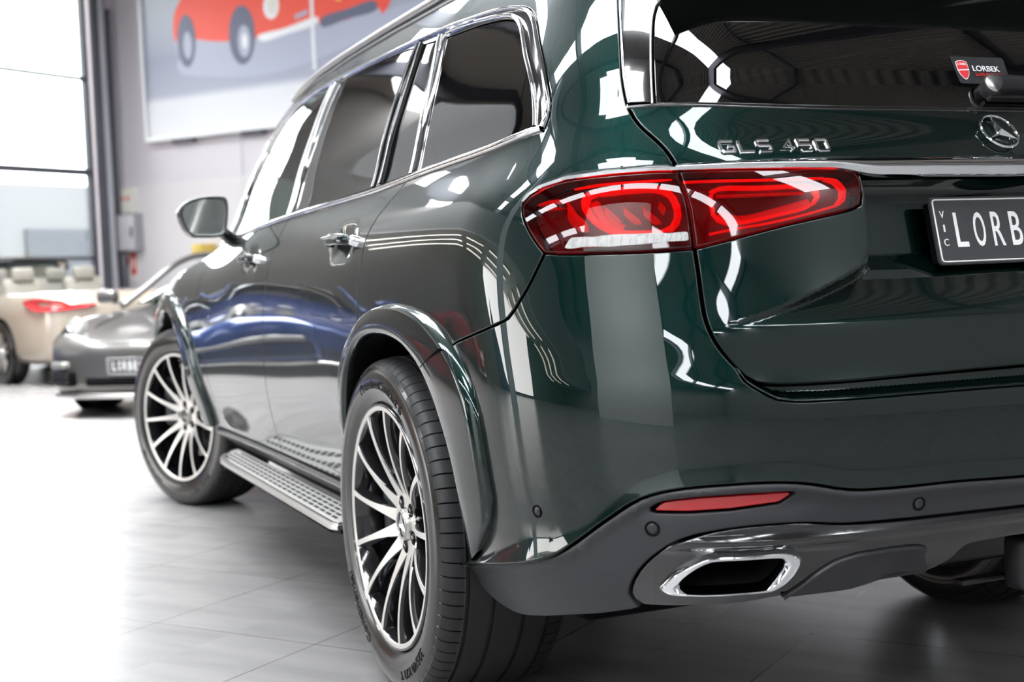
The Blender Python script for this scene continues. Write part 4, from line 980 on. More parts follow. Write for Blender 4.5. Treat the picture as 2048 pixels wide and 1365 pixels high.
def door_handle(sd, cs, cz, ww=.20):
    h = empty('door_handle', parent=suv)
    n = 26; rows = []
    for i in range(n):
        t = i / (n - 1); u = -1 + 2 * t; s_ = cs + u * ww / 2; hh = .0135 * (1 - .35 * abs(u) ** 3) + .001; o = .036 - .034 * abs(u) ** 4 * (1 if u < 0 else .9)
        for k in range(12):
            a = 2 * math.pi * k / 12; rows.append((s_, cz + hh * math.sin(a), o + .0075 * math.cos(a)))
    rows = np.array(rows); P = S2P(rows[:, 0], rows[:, 1]); g = grad(P); V = P + g * rows[:, 2][:, None]; V[:, 0] *= sd
    F = [(i * 12 + k, i * 12 + (k + 1) % 12, (i + 1) * 12 + (k + 1) % 12, (i + 1) * 12 + k) for i in range(n - 1) for k in range(12)] + [tuple(range(12)), tuple((n - 1) * 12 + k for k in range(12))[::-1]]
    mesh('grip', V, F, h, paint, flip=(sd < 0))
    strip('grip_trim', [(cs + ww * .40, cz + .002), (cs, cz + .003), (cs - ww * .40, cz + .002)], .007, ROUND(.003), chrome, h, sides=(sd,), off=.044, ends=.03, along=None)
    Vv, F = revolve([(-.01, .019), (.0245, .018), (.029, .013), (.030, .0001)], 20)
    P, Nn = surf(np.array([(cs - ww / 2 - .014, cz)]), -.008); P = Vector(P[0]); Nn = Vector(Nn[0]); P.x *= sd; Nn.x *= sd; Mx = Matrix.Translation(P) @ Nn.to_track_quat('Z', 'Y').to_matrix().to_4x4()
    mesh('lock_cover', [Mx @ Vector((v[1], v[2] * .75, v[0])) for v in Vv], F, h, chrome)
for sd in BS: door_handle(sd, 1.485, 1.098); door_handle(sd, 2.64, 1.080)

# ------------------------------------------------------------------ seats behind the glass
def seat(x, y, ww=.5, parent=suv):
    s_ = empty('seat', (x, y, 0), parent=parent)
    bm = bmesh.new(); box(bm, (0, 0, 1.03), (ww, .13, .62), bevel=.05, seg=4, rot=Matrix.Rotation(R_(-10), 4, 'X')); bm_obj('backrest', bm, s_, dark_cloth, deg=60)
    bm = bmesh.new(); box(bm, (0, -.06, 1.42), (.26, .09, .19), bevel=.04, seg=4); bm_obj('headrest', bm, s_, dark_cloth, deg=60)
for yy in (1.05, 1.95, 2.85):
    for xx in (-.40, .40): seat(xx, yy)
bm = bmesh.new(); box(bm, (0, 2.3, 1.08), (1.5, 3.4, .04)); bm_obj('cabin_floor', bm, suv, black)
bm = bmesh.new(); box(bm, (0, 1.95, 1.672), (1.1, 2.6, .01), bevel=.004); bm_obj('headliner', bm, suv, mat('headliner', (.18, .18, .18), .9))

# ------------------------------------------------------------------ wheels of the big car
def tyre(hw, parent, R=.409):
    # profile from the outer bead (axial -hw side) over the tread to the inner bead
    half = [(.80, .2960), (.845, .2975), (.90, .3010), (.915, .3040), (.925, .3080), (.960, .3180), (.985, .3320), (.985, .3335), (.998, .3370), (1.0, .3480), (.992, .3600), (.975, .3710), (.955, .3790), (.948, .3800), (.925, .3880), (.895, .3945), (.855, .3995), (.80, .4030), (.74, .4050), (.68, .4066), (.655, .4070)]
    half = [(a * hw, r * R / .409) for a, r in half]
    gr = [(.64, .62), (.58, .56), (.32, .30), (.225, .205), (.02, 0)]
    tread = []
    marks = [.655, .640, .580, .565, .30, .285, .225, .21]
    seq = [(-.640, 'g'), (-.580, 'e'), (-.27, 'g'), (-.20, 'e'), (.20, 'g'), (.27, 'e'), (.58, 'g'), (.64, 'e')]
    tr = []
    def rt(u): return R * (1 - .0052 * u * u)
    for u, k in seq:
        if k == 'g': tr += [(u, rt(u)), (u + .006, rt(u) - .007)]
        else: tr += [(u - .006, rt(u) - .007), (u, rt(u))]
    left = [(-a, r) for a, r in half]; mid = [(u * hw, r) for u, r in tr]; right = [(a, r) for a, r in half][::-1]
    prof = left + mid + right
    nb = 78; cols = []
    for b in range(nb):
        for f in (0., .40, .80, .88, .92): cols.append(2 * math.pi * (b + f) / nb)
    V = []; n = len(cols); m = len(prof)
    for j, a in enumerate(cols):
        slot = (j % 5) in (3, )
        for (d, r) in prof:
            u = abs(d) / hw; rr = r
            if slot and (.655 <= u <= .955 and r > .38): rr = r - .0055
            if slot and (.28 < u < .575): rr = r - .004
            aa = a + (u * .09 if u < .96 else .0864) * (1 if d > 0 else -1) * .35
            V.append((d, rr * math.cos(aa), rr * math.sin(aa)))
    F = []; mi = []
    for j in range(n):
        for i in range(m - 1):
            F.append((j * m + i, ((j + 1) % n) * m + i, ((j + 1) % n) * m + i + 1, j * m + i + 1)); u = abs(prof[i][0]) / hw; mi.append(0 if (u > .93 or prof[i][1] < .385) else 1)
    o = mesh('tyre', V, F, parent, (rubber_side, rubber_tread), mi=mi); auto_smooth(o, 32)
    return o
def side_x(hw, r):
    pr = [(.2960, .80), (.3010, .90), (.3080, .925), (.3180, .960), (.3320, .985), (.3370, .998), (.3480, 1.0), (.3600, .992), (.3710, .975), (.3790, .955), (.3880, .925)]
    return hw * float(np.interp(r, [p[0] for p in pr], [p[1] for p in pr]))
def tyre_text(txt, hw, r0, h, ang0, parent, sx=1.15, lift=.0014):
    V, F = text_outline_mesh(txt, 1., .5, 0, offset=.005); mn, mx = V.min(0), V.max(0); k = h / .72
    out = []
    for v in V:
        u = (v[0] - mn[0]) * k * sx; r = r0 + v[1] * k; a = ang0 + u / r0
        out.append((-(side_x(hw, r) + (lift if v[2] > 0 else -.002)), -r * math.sin(a), r * math.cos(a)))
    o = mesh('sidewall_lettering', out, F, parent, rubber_letter, smooth=False); return o
NSP = 13
def rim(hw, off_deg, parent):
    x0 = -(hw - .0130)     # plane of the machined ring, outer side is -x
    prof = [(-.003 + x0 + .012, .2975), (x0 - .0015, .2965), (x0 - .0030, .2945), (x0 - .0028, .2925), (x0 + .001, .2915)]
    V, F = revolve(prof, 128); o = mesh('rim_flange', V, F, parent, gloss_black); auto_smooth(o, 50)
    prof = [(x0 + .001, .2918), (x0 - .0012, .2912), (x0 - .0012, .2815), (x0 + .002, .2795)]
    V, F = revolve(prof, 128); o = mesh('rim_ring', V, F, parent, machined, flip=False); auto_smooth(o, 30)
    prof = [(x0 + .002, .2797), (x0 + .014, .2740), (x0 + .030, .2700), (x0 + .07, .2640), (x0 + .20, .2600), (x0 + .24, .2720)]
    V, F = revolve(prof, 96); o = mesh('rim_barrel', V, F, parent, gloss_black); auto_smooth(o, 40)
    st = np.linspace(0, 1, 22); Va = []; Fa = []; mi = []
    def dep(t): return .0500 * (1 - t) ** 1.9
    for k in range(NSP):
        base = R_(off_deg + k * 360 / NSP); b0 = len(Va)
        for t in st:
            r = .070 + .2115 * t; wd = .0070 + .0140 * (1 - t) ** 3.2 + .0012 * t ** 6 * 2; d = x0 + dep(t)
            tw = 0.0
            for (wx, dx) in ((-1 - .0, .040), (-1., .0030), (-.84, .0), (.84, .0), (1., .0030), (1., .040)):
                w_ = wx * wd * (1.35 if dx > .03 else 1); th = base + tw
                # radial direction: angle from +y(forward) towards +z, tangential perpendicular
                y = r * math.cos(th) - w_ * math.sin(th); z = r * math.sin(th) + w_ * math.cos(th)
                Va.append((d + dx * (1.0 if dx < .03 else (.75 + .25 * (1 - t))), y, z))
        m = 6
        for i in range(len(st) - 1):
            for j in range(5): Fa.append((b0 + i * m + j, b0 + (i + 1) * m + j, b0 + (i + 1) * m + j + 1, b0 + i * m + j + 1)); mi.append(0 if j == 2 else 1)
    o = mesh('rim_spokes', Va, Fa, parent, (machined, gloss_black), mi=mi, flip=True); auto_smooth(o, 28)
    hd = x0 + .0495
    prof = [(hd + .03, .050), (hd + .012, .088), (hd + .0025, .0895), (hd - .0005, .0865), (hd - .001, .060), (hd - .001, .041), (hd + .01, .0400)]
    V, F = revolve(prof, 80); V = [(v[0], v[1], v[2]) for v in V]; o = mesh('rim_hub', V, F, parent, machined); auto_smooth(o, 30)
    for k in range(5):
        a = R_(90 + 36 + off_deg + k * 72); cy, cz = .056 * math.cos(a), .056 * math.sin(a)
        V, F = revolve([(hd - .0012, .0172), (hd - .0022, .0164), (hd - .0014, .0150), (hd - .0010, .0105), (hd - .0010, .0001)], 24); V = [(v[0], v[1] + cy, v[2] + cz) for v in V]; mesh('bolt_recess', V, F, parent, black)
        V, F = revolve([(hd - .0008, .0095), (hd - .0060, .0088), (hd - .0068, .0070), (hd - .0040, .0062), (hd - .0040, .0001)], 6); V = [(v[0], v[1] + cy, v[2] + cz) for v in V]; mesh('wheel_bolt', V, F, parent, gloss_black, smooth=False)
    V, F = revolve([(hd + .004, .0395), (hd - .008, .0390), (hd - .0120, .0365), (hd - .0115, .0330), (hd - .0100, .0325)], 48); o = mesh('hub_cap', V, F, parent, satin); auto_smooth(o, 40)
    V, F = revolve([(hd - .0095, .0328), (hd - .0100, .0001)], 48); mesh('cap_face', V, F, o, gloss_black)
    Ms = Matrix(((0, 0, -1, hd - .0102), (-1, 0, 0, 0), (0, 1, 0, 0), (0, 0, 0, 1)))
    star_badge(Ms, .0325, o, 'cap_star', satin)
def car_wheel(hw, x, y, rz, off_deg, sd, text=True):
    w_ = empty('wheel', (x, y, .405), rz, suv)
    t = tyre(hw, w_); rim(hw, off_deg, w_)
    if text:
        tyre_text('PremiumContact 6', hw, .3345, .0240, R_(-22), t, sx=1.25)
        tyre_text('325/40 R22 Y' if hw > .15 else '285/45 R22 Y', hw, .342, .0215, R_(133), t, sx=1.15)
        tyre_text('Continental', hw, .3345, .0240, R_(205), t, sx=1.35)
    V, F = revolve([(-hw + .115, .060), (-hw + .110, .185), (-hw + .120, .1875), (-hw + .132, .185), (-hw + .132, .060)], 64); o = mesh('brake_disc', V, F, w_, mat('brake disc', (.28, .27, .26), .35, .9) if 'brake disc' not in MATS else MATS['brake disc']); auto_smooth(o, 40)
    V, F = revolve([(-hw + .075, .001), (-hw + .078, .075), (-hw + .112, .082)], 40); mesh('disc_bell', V, F, w_, plastic_dk)
    bm = bmesh.new(); box(bm, (-hw + .115, .165, .06), (.10, .075, .23), bevel=.02, seg=3); bm_obj('caliper', bm, w_, plastic, deg=40)
    return w_
wl = car_wheel(.1625, -.8225, 1.16, 0, 9.5, -1)
def copy_tree(o, parent=None):
    c = o.copy(); COL.objects.link(c)
    if parent is not None: c.parent = parent
    for ch in o.children: copy_tree(ch, c)
    return c
wr = copy_tree(wl, suv); wr.location = (.8225, 1.16, .405); wr.rotation_euler = (0, 0, math.pi)
wf = car_wheel(.1425, -.966 + .1425 - .0130 + .0, 4.295, R_(22.0), 22.2 , -1)
c22 = Vector((math.cos(R_(22.5)), math.sin(R_(22.5)), 0)); wf.location = Vector((-.966, 4.295, .405)) + c22 * .1295
wq = copy_tree(wf, suv); wq.location = (.83, 4.295, .405); wq.rotation_euler = (0, 0, math.pi + R_(20))

# ------------------------------------------------------------------ the showroom
def struct(name, o): o.name = name; o['kind'] = 'structure'; return o
def m_wall(name, col, rough=.7, bump=.0):
    m = mat(name, col, rough); nz = N(m, 'ShaderNodeTexNoise'); nz.inputs['Scale'].default_value = 3; nz.inputs['Detail'].default_value = 6
    mx = N(m, 'ShaderNodeMix'); mx.data_type = 'RGBA'; mx.inputs[6].default_value = (*[c * .97 for c in col], 1); mx.inputs[7].default_value = (*[min(1, c * 1.03) for c in col], 1)
    L(m, nz.outputs[0], mx.inputs[0]); L(m, mx.outputs[2], bsdf(m).inputs['Base Color']); return m
wall_m = m_wall('painted wall', (.68, .635, .67)); wall_lo = m_wall('painted wall lower', (.72, .69, .70)); grey_wall = m_wall('grey wall', (.46, .455, .45))
frame_m = mat('dark window frame', (.10, .10, .12), .45); frame_lt = mat('light steel', (.55, .56, .6), .4, .3)
# floor tiles
fm = mat('floor tiles', (.30, .30, .30), .27, spec=.5, ior=1.62)
tc = N(fm, 'ShaderNodeTexCoord'); sp = N(fm, 'ShaderNodeSeparateXYZ'); L(fm, tc.outputs['Object'], sp.inputs[0])
def joint(sock):
    a = N(fm, 'ShaderNodeMath', operation='DIVIDE'); a.inputs[1].default_value = .6045; L(fm, sock, a.inputs[0])
    b = N(fm, 'ShaderNodeMath', operation='ADD'); b.inputs[1].default_value = .5; L(fm, a.outputs[0], b.inputs[0])
    c = N(fm, 'ShaderNodeMath', operation='FLOORED_MODULO') if False else N(fm, 'ShaderNodeMath', operation='FRACT'); L(fm, b.outputs[0], c.inputs[0])
    d = N(fm, 'ShaderNodeMath', operation='SUBTRACT'); d.inputs[1].default_value = .5; L(fm, c.outputs[0], d.inputs[0])
    e = N(fm, 'ShaderNodeMath', operation='ABSOLUTE'); L(fm, d.outputs[0], e.inputs[0])
    f = N(fm, 'ShaderNodeMath', operation='LESS_THAN'); f.inputs[1].default_value = .0028; L(fm, e.outputs[0], f.inputs[0])
    g = N(fm, 'ShaderNodeMath', operation='FLOOR'); L(fm, b.outputs[0], g.inputs[0]); return f, g
jx, ix = joint(sp.outputs[0]); jy, iy = joint(sp.outputs[1])
jm = N(fm, 'ShaderNodeMath', operation='MAXIMUM'); L(fm, jx.outputs[0], jm.inputs[0]); L(fm, jy.outputs[0], jm.inputs[1])
cx = N(fm, 'ShaderNodeCombineXYZ'); L(fm, ix.outputs[0], cx.inputs[0]); L(fm, iy.outputs[0], cx.inputs[1])
wn = N(fm, 'ShaderNodeTexWhiteNoise', noise_dimensions='3D'); L(fm, cx.outputs[0], wn.inputs[0])
va = N(fm, 'ShaderNodeVectorMath', operation='ADD'); L(fm, tc.outputs['Object'], va.inputs[0]); vs_ = N(fm, 'ShaderNodeVectorMath', operation='SCALE'); vs_.inputs[3].default_value = 17; L(fm, wn.outputs[1], vs_.inputs[0]); L(fm, vs_.outputs[0], va.inputs[1])
mp = N(fm, 'ShaderNodeMapping'); mp.inputs['Scale'].default_value = (1.2, 6.5, 1); mp.inputs['Rotation'].default_value = (0, 0, .5); L(fm, va.outputs[0], mp.inputs[0])
nz = N(fm, 'ShaderNodeTexNoise'); nz.inputs['Scale'].default_value = 1.6; nz.inputs['Detail'].default_value = 7; L(fm, mp.outputs[0], nz.inputs[0])
cr_ = N(fm, 'ShaderNodeValToRGB'); cr_.color_ramp.elements[0].position = .3; cr_.color_ramp.elements[0].color = (.215, .21, .206, 1); cr_.color_ramp.elements[1].position = .7; cr_.color_ramp.elements[1].color = (.275, .268, .263, 1)
L(fm, nz.outputs[0], cr_.inputs[0]); mx = N(fm, 'ShaderNodeMix'); mx.data_type = 'RGBA'; mx.inputs[7].default_value = (.05, .05, .05, 1)
L(fm, jm.outputs[0], mx.inputs[0]); L(fm, cr_.outputs[0], mx.inputs[6]); L(fm, mx.outputs[2], bsdf(fm).inputs['Base Color'])
phi = R_(-53.6318); e1_ = Vector((math.cos(phi), math.sin(phi), 0)); e2_ = Vector((-math.sin(phi), math.cos(phi), 0))
bm = bmesh.new(); bmesh.ops.create_grid(bm, x_segments=2, y_segments=2, size=40)
fo_ = struct('floor', bm_obj('floor', bm, None, fm)); fo_.location = e1_ * -1.358 + e2_ * -.4424; fo_.rotation_euler = (0, 0, phi)

def rbox(name, a0, a1, b0, b1, z0, z1, m, parent=None, bevel=0.):
    """box in room coordinates (a back along the window wall from the corner, b back along the poster wall)"""
    bm = bmesh.new(); box(bm, (0, 0, 0), (abs(a1 - a0), abs(b1 - b0), z1 - z0), bevel=bevel)
    c = room((a0 + a1) / 2, (b0 + b1) / 2, (z0 + z1) / 2)
    bmesh.ops.transform(bm, matrix=Matrix.Translation(c) @ Matrix.Rotation(ROOM_ROT, 4, 'Z'), verts=bm.verts)
    o = bm_obj(name, bm, parent, m, deg=40 if bevel else None); return o
H = 7.2
AW, BW = 31.0, 27.0
WIN_A0, WIN_A1 = .56, 3.3
# window wall (b = 0): pier by the corner, glazing, then solid wall further back
struct('wall_window_corner', rbox('w', -.3, WIN_A0 - .12, -.3, 0, 0, H, wall_m))
struct('wall_window_side', rbox('w', WIN_A1, AW, -.3, 0, 0, H, m_wall('bay wall', (.27, .255, .24))))
struct('wall_window_top', rbox('w', WIN_A0 - .12, WIN_A1, -.3, 0, 6.3, H, wall_m))
struct('wall_poster', rbox('w', -.3, 0, 0, 18.0, 0, H, wall_m))
struct('wall_far_right', rbox('w', -.3, 0, 18.0, BW, 0, H, grey_wall))
struct('wall_right', rbox('w', -.3, AW, BW, BW + .3, 0, H, grey_wall))
struct('wall_back', rbox('w', AW, AW + .3, -.3, BW, 0, H, grey_wall))
struct('trim_1', rbox('t', .0, .012, .30, 18.0, 0, 2.72, wall_lo))
# glazing frame
k = 0
for a in (WIN_A0, 2.58, WIN_A1 - .02):
    k += 1; struct('window_%d' % k, rbox('m', a - .04, a + .04, -.16, -.04, 0, 6.3, frame_m))
for z in (.06, 1.52, 2.95, 4.50, 6.25):
    k += 1; struct('window_%d' % k, rbox('m', WIN_A0, WIN_A1, -.15, -.05, z - (.055 if z == 2.95 else .03), z + (.055 if z == 2.95 else .03), frame_m))
pane = tinted_glass('window pane', (.93, .96, .97), 0, 1.45)
k += 1; struct('window_%d' % k, rbox('p', WIN_A0, WIN_A1, -.105, -.095, 0, 6.3, pane))
# roller door guide, post and chain beside the window
struct('trim_2', rbox('post', .22, .50, .0, .10, 0, H, frame_m, bevel=.01))
struct('trim_3', rbox('post', .30, .40, .10, .16, 0, 6.4, frame_lt, bevel=.02))
struct('trim_4', rbox('post', .10, .19, .0, .09, 0, 5.7, frame_m, bevel=.01))
ch = empty('pull_chain', room(.125, .12, 1.2)); tag(ch, 'grey looped pull chain hanging down the dark post beside the tall window', 'chain')
pts = []; V, F = [], []
for i in range(110):
    z = 1.45 + i * .038; bmv, fv = tube_mesh([(0, 0, -.017), (.0, 0, .017)], .012, 6); b = len(V); V += [Vector((.012 * (1 if i % 2 else -1), 0, z - 1.2)) + v for v in bmv]; F += [tuple(q + b for q in f) for f in fv]
mesh('chain_links', V, F, ch, frame_lt)
bm = bmesh.new(); box(bm, (0, .0, 0), (.09, .10, .55), bevel=.02); o = bm_obj('chain_box', bm, ch, frame_m, deg=40); o.location = (0, 0, .10)

# ceiling: dark corrugated metal on rafters, with long translucent skylights
cm = mat('corrugated roof', (.46, .43, .40), .5, .3)
wv = N(cm, 'ShaderNodeTexWave', wave_type='BANDS', bands_direction='Y'); wv.inputs['Scale'].default_value = 2.2; cc = N(cm, 'ShaderNodeTexCoord'); L(cm, cc.outputs['Object'], wv.inputs[0])
bp = N(cm, 'ShaderNodeBump'); bp.inputs['Strength'].default_value = .8; bp.inputs['Distance'].default_value = .05; L(cm, wv.outputs[1], bp.inputs['Height']); L(cm, bp.outputs[0], bsdf(cm).inputs['Normal'])
SK = [(5.2, 6.2), (15.2, 16.1), (21.6, 22.5), (27.2, 28.1)]  # first strip is added to brighten the floor and wall
edges = [-.3] + [q for s_ in SK for q in s_] + [AW + .3]
for i in range(0, len(edges), 2):
    bm = bmesh.new(); a0, a1 = edges[i], edges[i + 1]
    box(bm, (0, 0, 0), (a1 - a0, BW + .6, .1)); o = bm_obj('ceiling', bm, None, cm); o.location = room((a0 + a1) / 2, BW / 2, H + .05); o.rotation_euler = (0, 0, ROOM_ROT); struct('ceiling', o)
sk = mat('skylight sheet', (.8, .85, .9), .5, emit=(.92, .96, 1.), es=18.0)
for i, (a0, a1) in enumerate(SK): struct('window_%d' % (20 + i), rbox('sky', a0, a1, -.3, BW + .3, H + .02, H + .06, sk))
bmn = 0
for b in np.arange(2.2, BW, 3.1):
    bmn += 1; struct('trim_%d' % (10 + bmn), rbox('raf', 0, AW, b - .07, b + .07, H - .42, H, frame_m))
for a in np.arange(3., AW, 3.6):
    bmn += 1; struct('trim_%d' % (10 + bmn), rbox('pur', a - .04, a + .04, 0, BW, H - .16, H - .02, frame_m))
# suspended grey soffit over the side bay, with rows of tube lights
struct('wall_bay_soffit', rbox('w', 9.0, AW, .0, 6.0, 3.35, 3.45, m_wall('bay soffit', (.40, .38, .36))))
struct('wall_bay_front', rbox('w', 9.0, AW, 5.9, 6.0, 3.45, 5.2, m_wall('bay fascia', (.20, .20, .20))))
tube_w = mat('tube light', (1, 1, 1), .5, emit=(1., .93, .80), es=9.)
for row, b in enumerate((1.6, 3.2, 4.8)):
    for i in range(5):
        a = 9.9 + i * 3.9; t = empty('tube_light', room(a, b, 3.30), ROOM_ROT)
        tag(t, 'long tube light under the grey soffit, ' + ('row beside the wall', 'middle row', 'outer row')[row] + ', ' + ('first', 'second', 'third', 'fourth', 'fifth')[i] + ' from the window', 'ceiling light', 'tube lights of the side bay')
        bm = bmesh.new(); box(bm, (0, 0, .02), (3.1, .10, .05), bevel=.01); bm_obj('fitting', bm, t, frame_lt)
        V, F = tube_mesh([(-1.5, 0, -.025), (1.5, 0, -.025)], .024, 8); mesh('tube', V, F, t, tube_w)
for i, (a0, a1, b0, b1) in enumerate(((9.0, 12.2, 6.1, 13.1), (18.2, 19.8, 12.9, 16.5))): struct('window_%d' % (30 + i), rbox('sky', a0, a1, b0, b1, H - .015, H - .002, sk))  # glowing ceiling patches, added above the two overhead fill lamps
# what stands outside the window
out_m = m_wall('outside render', (.14, .143, .148)); out_g = m_wall('outside grey', (.05, .058, .07))
bd = empty('outbuilding', room(4, -9, 0)); tag(bd, 'pale building seen through the tall glazing', 'building')
rbox('facade', -18, 14, -9.2, -9, 0, 3.6, out_m, bd); rbox('roller_door', -8.2, -5.4, -9., -8.93, 0, 2.5, out_g, bd)
for ch_ in bd.children: ch_.matrix_parent_inverse = bd.matrix_basis.inverted()
bm = bmesh.new(); box(bm, (0, 0, 0), (60, 30, .02)); o = bm_obj('pavement', bm, None, m_wall('pavement', (.62, .62, .60))); o.location = room(4, -15.3, -.02); o.rotation_euler = (0, 0, ROOM_ROT); o['kind'] = 'structure'; o.name = 'floor_outside'

# poster with the photograph of a red sports car
PB0, PB1, PZ0, PZ1 = .88, 9.8, 3.47, 7.05
po = empty('wall_poster_print', room(.12, 5, 3.4)); po.name = 'poster'
tag(po, 'huge framed poster of a red sports car on a road high on the pale wall', 'poster')
pm = mat('poster print', (.72, .75, .82), .55)
def on_poster(name, pts, m, a=.16, th=.004, zorder=0):
    q = np.array(pts, float); aa = .152 + zorder * .0015
    V = [room(aa, p[0], p[1]) for p in q]; V2 = [room(aa - .001, p[0], p[1]) for p in q]; n = len(q)
    F = [tuple(range(n))] + [(i, i + n, (i + 1) % n + n, (i + 1) % n) for i in range(n)]
    o = mesh(name, V + V2, F, po, m, smooth=False); o.matrix_parent_inverse = po.matrix_basis.inverted(); return o
bk = rbox('poster_board', .06, .15, PB0, PB1, PZ0, PZ1, pm, po); bk.matrix_parent_inverse = po.matrix_basis.inverted()
# vertical wash in the printed sky and road
tcn = N(pm, 'ShaderNodeTexCoord'); spz = N(pm, 'ShaderNodeSeparateXYZ'); L(pm, tcn.outputs['Object'], spz.inputs[0])
mr = N(pm, 'ShaderNodeMapRange'); mr.inputs[1].default_value = 3.5; mr.inputs[2].default_value = 6.5; L(pm, spz.outputs[2], mr.inputs[0])
rp = N(pm, 'ShaderNodeValToRGB'); e = rp.color_ramp.elements; e[0].position = 0; e[0].color = (.74, .745, .77, 1); e[1].position = 1; e[1].color = (.58, .61, .64, 1)
for pos, c in ((.17, (.70, .71, .75, 1)), (.21, (.38, .40, .49, 1)), (.40, (.30, .315, .41, 1)), (.60, (.42, .445, .51, 1))):
    x_ = e.new(pos); x_.color = c
L(pm, mr.outputs[0], rp.inputs[0]); L(pm, rp.outputs[0], bsdf(pm).inputs['Base Color'])
pr = mat('printed red', (.85, .085, .05), .5); pg = mat('printed grey', (.30, .31, .40), .5); pd = mat('printed dark', (.12, .13, .20), .5); pw_ = mat('printed white', (.85, .86, .88), .5); pl = mat('printed pale shadow', (.42, .44, .55), .5)
on_poster('printed_shadow', cr([(1.60, 4.62), (1.66, 4.46), (2.3, 4.33), (3.14, 4.24), (3.9, 4.26), (4.7, 4.40), (5.75, 4.60), (6.6, 4.75), (6.5, 4.95), (5.0, 4.80), (3.0, 4.75)], .1, True), pl, zorder=0)
on_poster('printed_car_body', cr([(1.56, 5.22), (1.60, 5.42), (1.75, 5.62), (2.0, 5.80), (2.6, 6.0), (4.0, 6.02), (5.3, 5.75), (5.85, 5.35), (5.90, 5.05), (5.72, 4.86), (5.1, 4.76), (4.4, 4.74), (3.6, 4.76), (2.6, 4.74), (1.7, 4.80), (1.58, 4.98)], .06, True), pr, zorder=1)
on_poster('printed_sill', cr([(1.6, 4.98), (2.6, 4.85), (3.3, 4.82), (4.3, 4.90), (5.0, 4.86), (5.7, 4.95), (5.7, 4.80), (4.4, 4.66), (3.0, 4.66), (1.7, 4.72)], .1, True), pl, zorder=2)
def disc(name, b, z, rb, rz_, m, zo): on_poster(name, [(b + rb * math.cos(t), z + rz_ * math.sin(t)) for t in np.linspace(0, 2 * math.pi, 40, endpoint=False)], m, zorder=zo)
disc('printed_wheel', 1.84, 4.95, .20, .42, pd, 3); disc('printed_wheel', 3.02, 4.90, .27, .46, pd, 3)
disc('printed_hub', 1.86, 4.88, .09, .22, pl, 4); disc('printed_hub', 3.06, 4.80, .13, .25, pl, 4); disc('printed_hub', 3.07, 4.80, .05, .12, pw_, 5)
disc('printed_lamp', 3.64, 5.27, .155, .20, pw_, 3); disc('printed_lamp', 3.66, 5.27, .10, .14, mat('printed cream', (.75, .72, .66), .5), 4)
on_poster('printed_bumper', cr([(3.34, 4.84), (3.9, 4.90), (4.55, 4.98), (4.55, 4.91), (3.9, 4.80), (3.4, 4.76)], .1, True), pw_, zorder=4)
on_poster('printed_grille', cr([(4.60, 4.95), (5.1, 5.03), (5.62, 5.08), (5.66, 4.96), (5.1, 4.88), (4.60, 4.83)], .1, True), pd, zorder=4)
disc('printed_badge', 4.95, 5.22, .05, .05, mat('printed yellow', (.85, .6, .1), .5), 4); on_poster('printed_lamp', [(4.1, 5.0), (4.35, 5.05), (4.35, 5.12), (4.1, 5.07)], pl, zorder=4); on_poster('printed_lamp', [(5.45, 5.22), (5.66, 5.26), (5.66, 5.34), (5.45, 5.30)], pl, zorder=4)
on_poster('printed_post', [(4.40, 6.9), (4.46, 6.9), (4.47, 4.20), (4.41, 4.20)], pw_, zorder=5)
for nm, a0, a1, z0, z1 in (('poster_frame', PB0 - .03, PB1 + .03, PZ0 - .07, PZ0), ('poster_frame', PB0 - .04, PB0, PZ0 - .07, PZ1), ('poster_frame', PB1, PB1 + .04, PZ0 - .07, PZ1)):
    o = rbox(nm, .04, .20, a0, a1, z0, z1, pw_, po); o.matrix_parent_inverse = po.matrix_basis.inverted()
for b in (1.35, 2.85, 5.2):
    o = rbox('bracket', .0, .12, b, b + .45, PZ0 - .13, PZ0 - .07, frame_m, po); o.matrix_parent_inverse = po.matrix_basis.inverted()
cb = empty('cable', room(.02, 2.75, 3.3)); 
cbm = rbox('cable', .0, .012, 2.745, 2.765, 0, 3.5, frame_lt); bpy.data.objects.remove(cb); tag(cbm, 'thin grey cable running down the pale wall below the poster', 'cable')
# electrical cabinet, notice and hose sign in the corner
eb = empty('electrical_cabinet', room(.1, .28, 1.9)); tag(eb, 'pale grey wall cabinet with a lever handle in the corner beside the post', 'cabinet')
def keep(o, p): o.matrix_parent_inverse = p.matrix_basis.inverted(); return o
cab = mat('cabinet grey', (.66, .64, .66), .5)
keep(rbox('cabinet_body', .0, .20, .06, .50, 1.62, 2.24, mat('cabinet shadow edge', (.36, .35, .37), .5), eb), eb); keep(rbox('cabinet_door', .2, .212, .07, .48, 1.635, 2.225, cab, eb, bevel=.004), eb); keep(rbox('handle', .212, .24, .41, .45, 1.85, 2.02, frame_m, eb, bevel=.008), eb)
nb_ = empty('fire_notice', room(0, .2, 2.45)); tag(nb_, 'cream notice board with two red symbols above the wall cabinet', 'sign')
keep(rbox('notice_board', 0, .10, .06, .38, 2.27, 2.68, mat('cream board', (.82, .80, .72), .6), nb_), nb_)
redm = mat('sign red', (.70, .06, .04), .5)
for b in (.11, .235): keep(rbox('red_symbol', .10, .105, b, b + .055, 2.47, 2.55, redm, nb_, bevel=.002), nb_)
sg = empty('hose_sign', room(0, .2, 1.3)); tag(sg, 'red and white fire hose sign low on the wall under the cabinet', 'sign')
keep(rbox('sign_board', 0, .02, .02, .32, 1.10, 1.60, mat('sign white', (.8, .76, .76), .5), sg), sg)
for (b0, b1, z0, z1) in ((.04, .13, 1.38, 1.52), (.18, .30, 1.22, 1.58)): keep(rbox('sign_symbol', .02, .03, b0, b1, z0, z1, redm, sg), sg)
keep(rbox('sign_gap', .03, .035, .215, .265, 1.32, 1.50, MATS['sign white'], sg), sg)
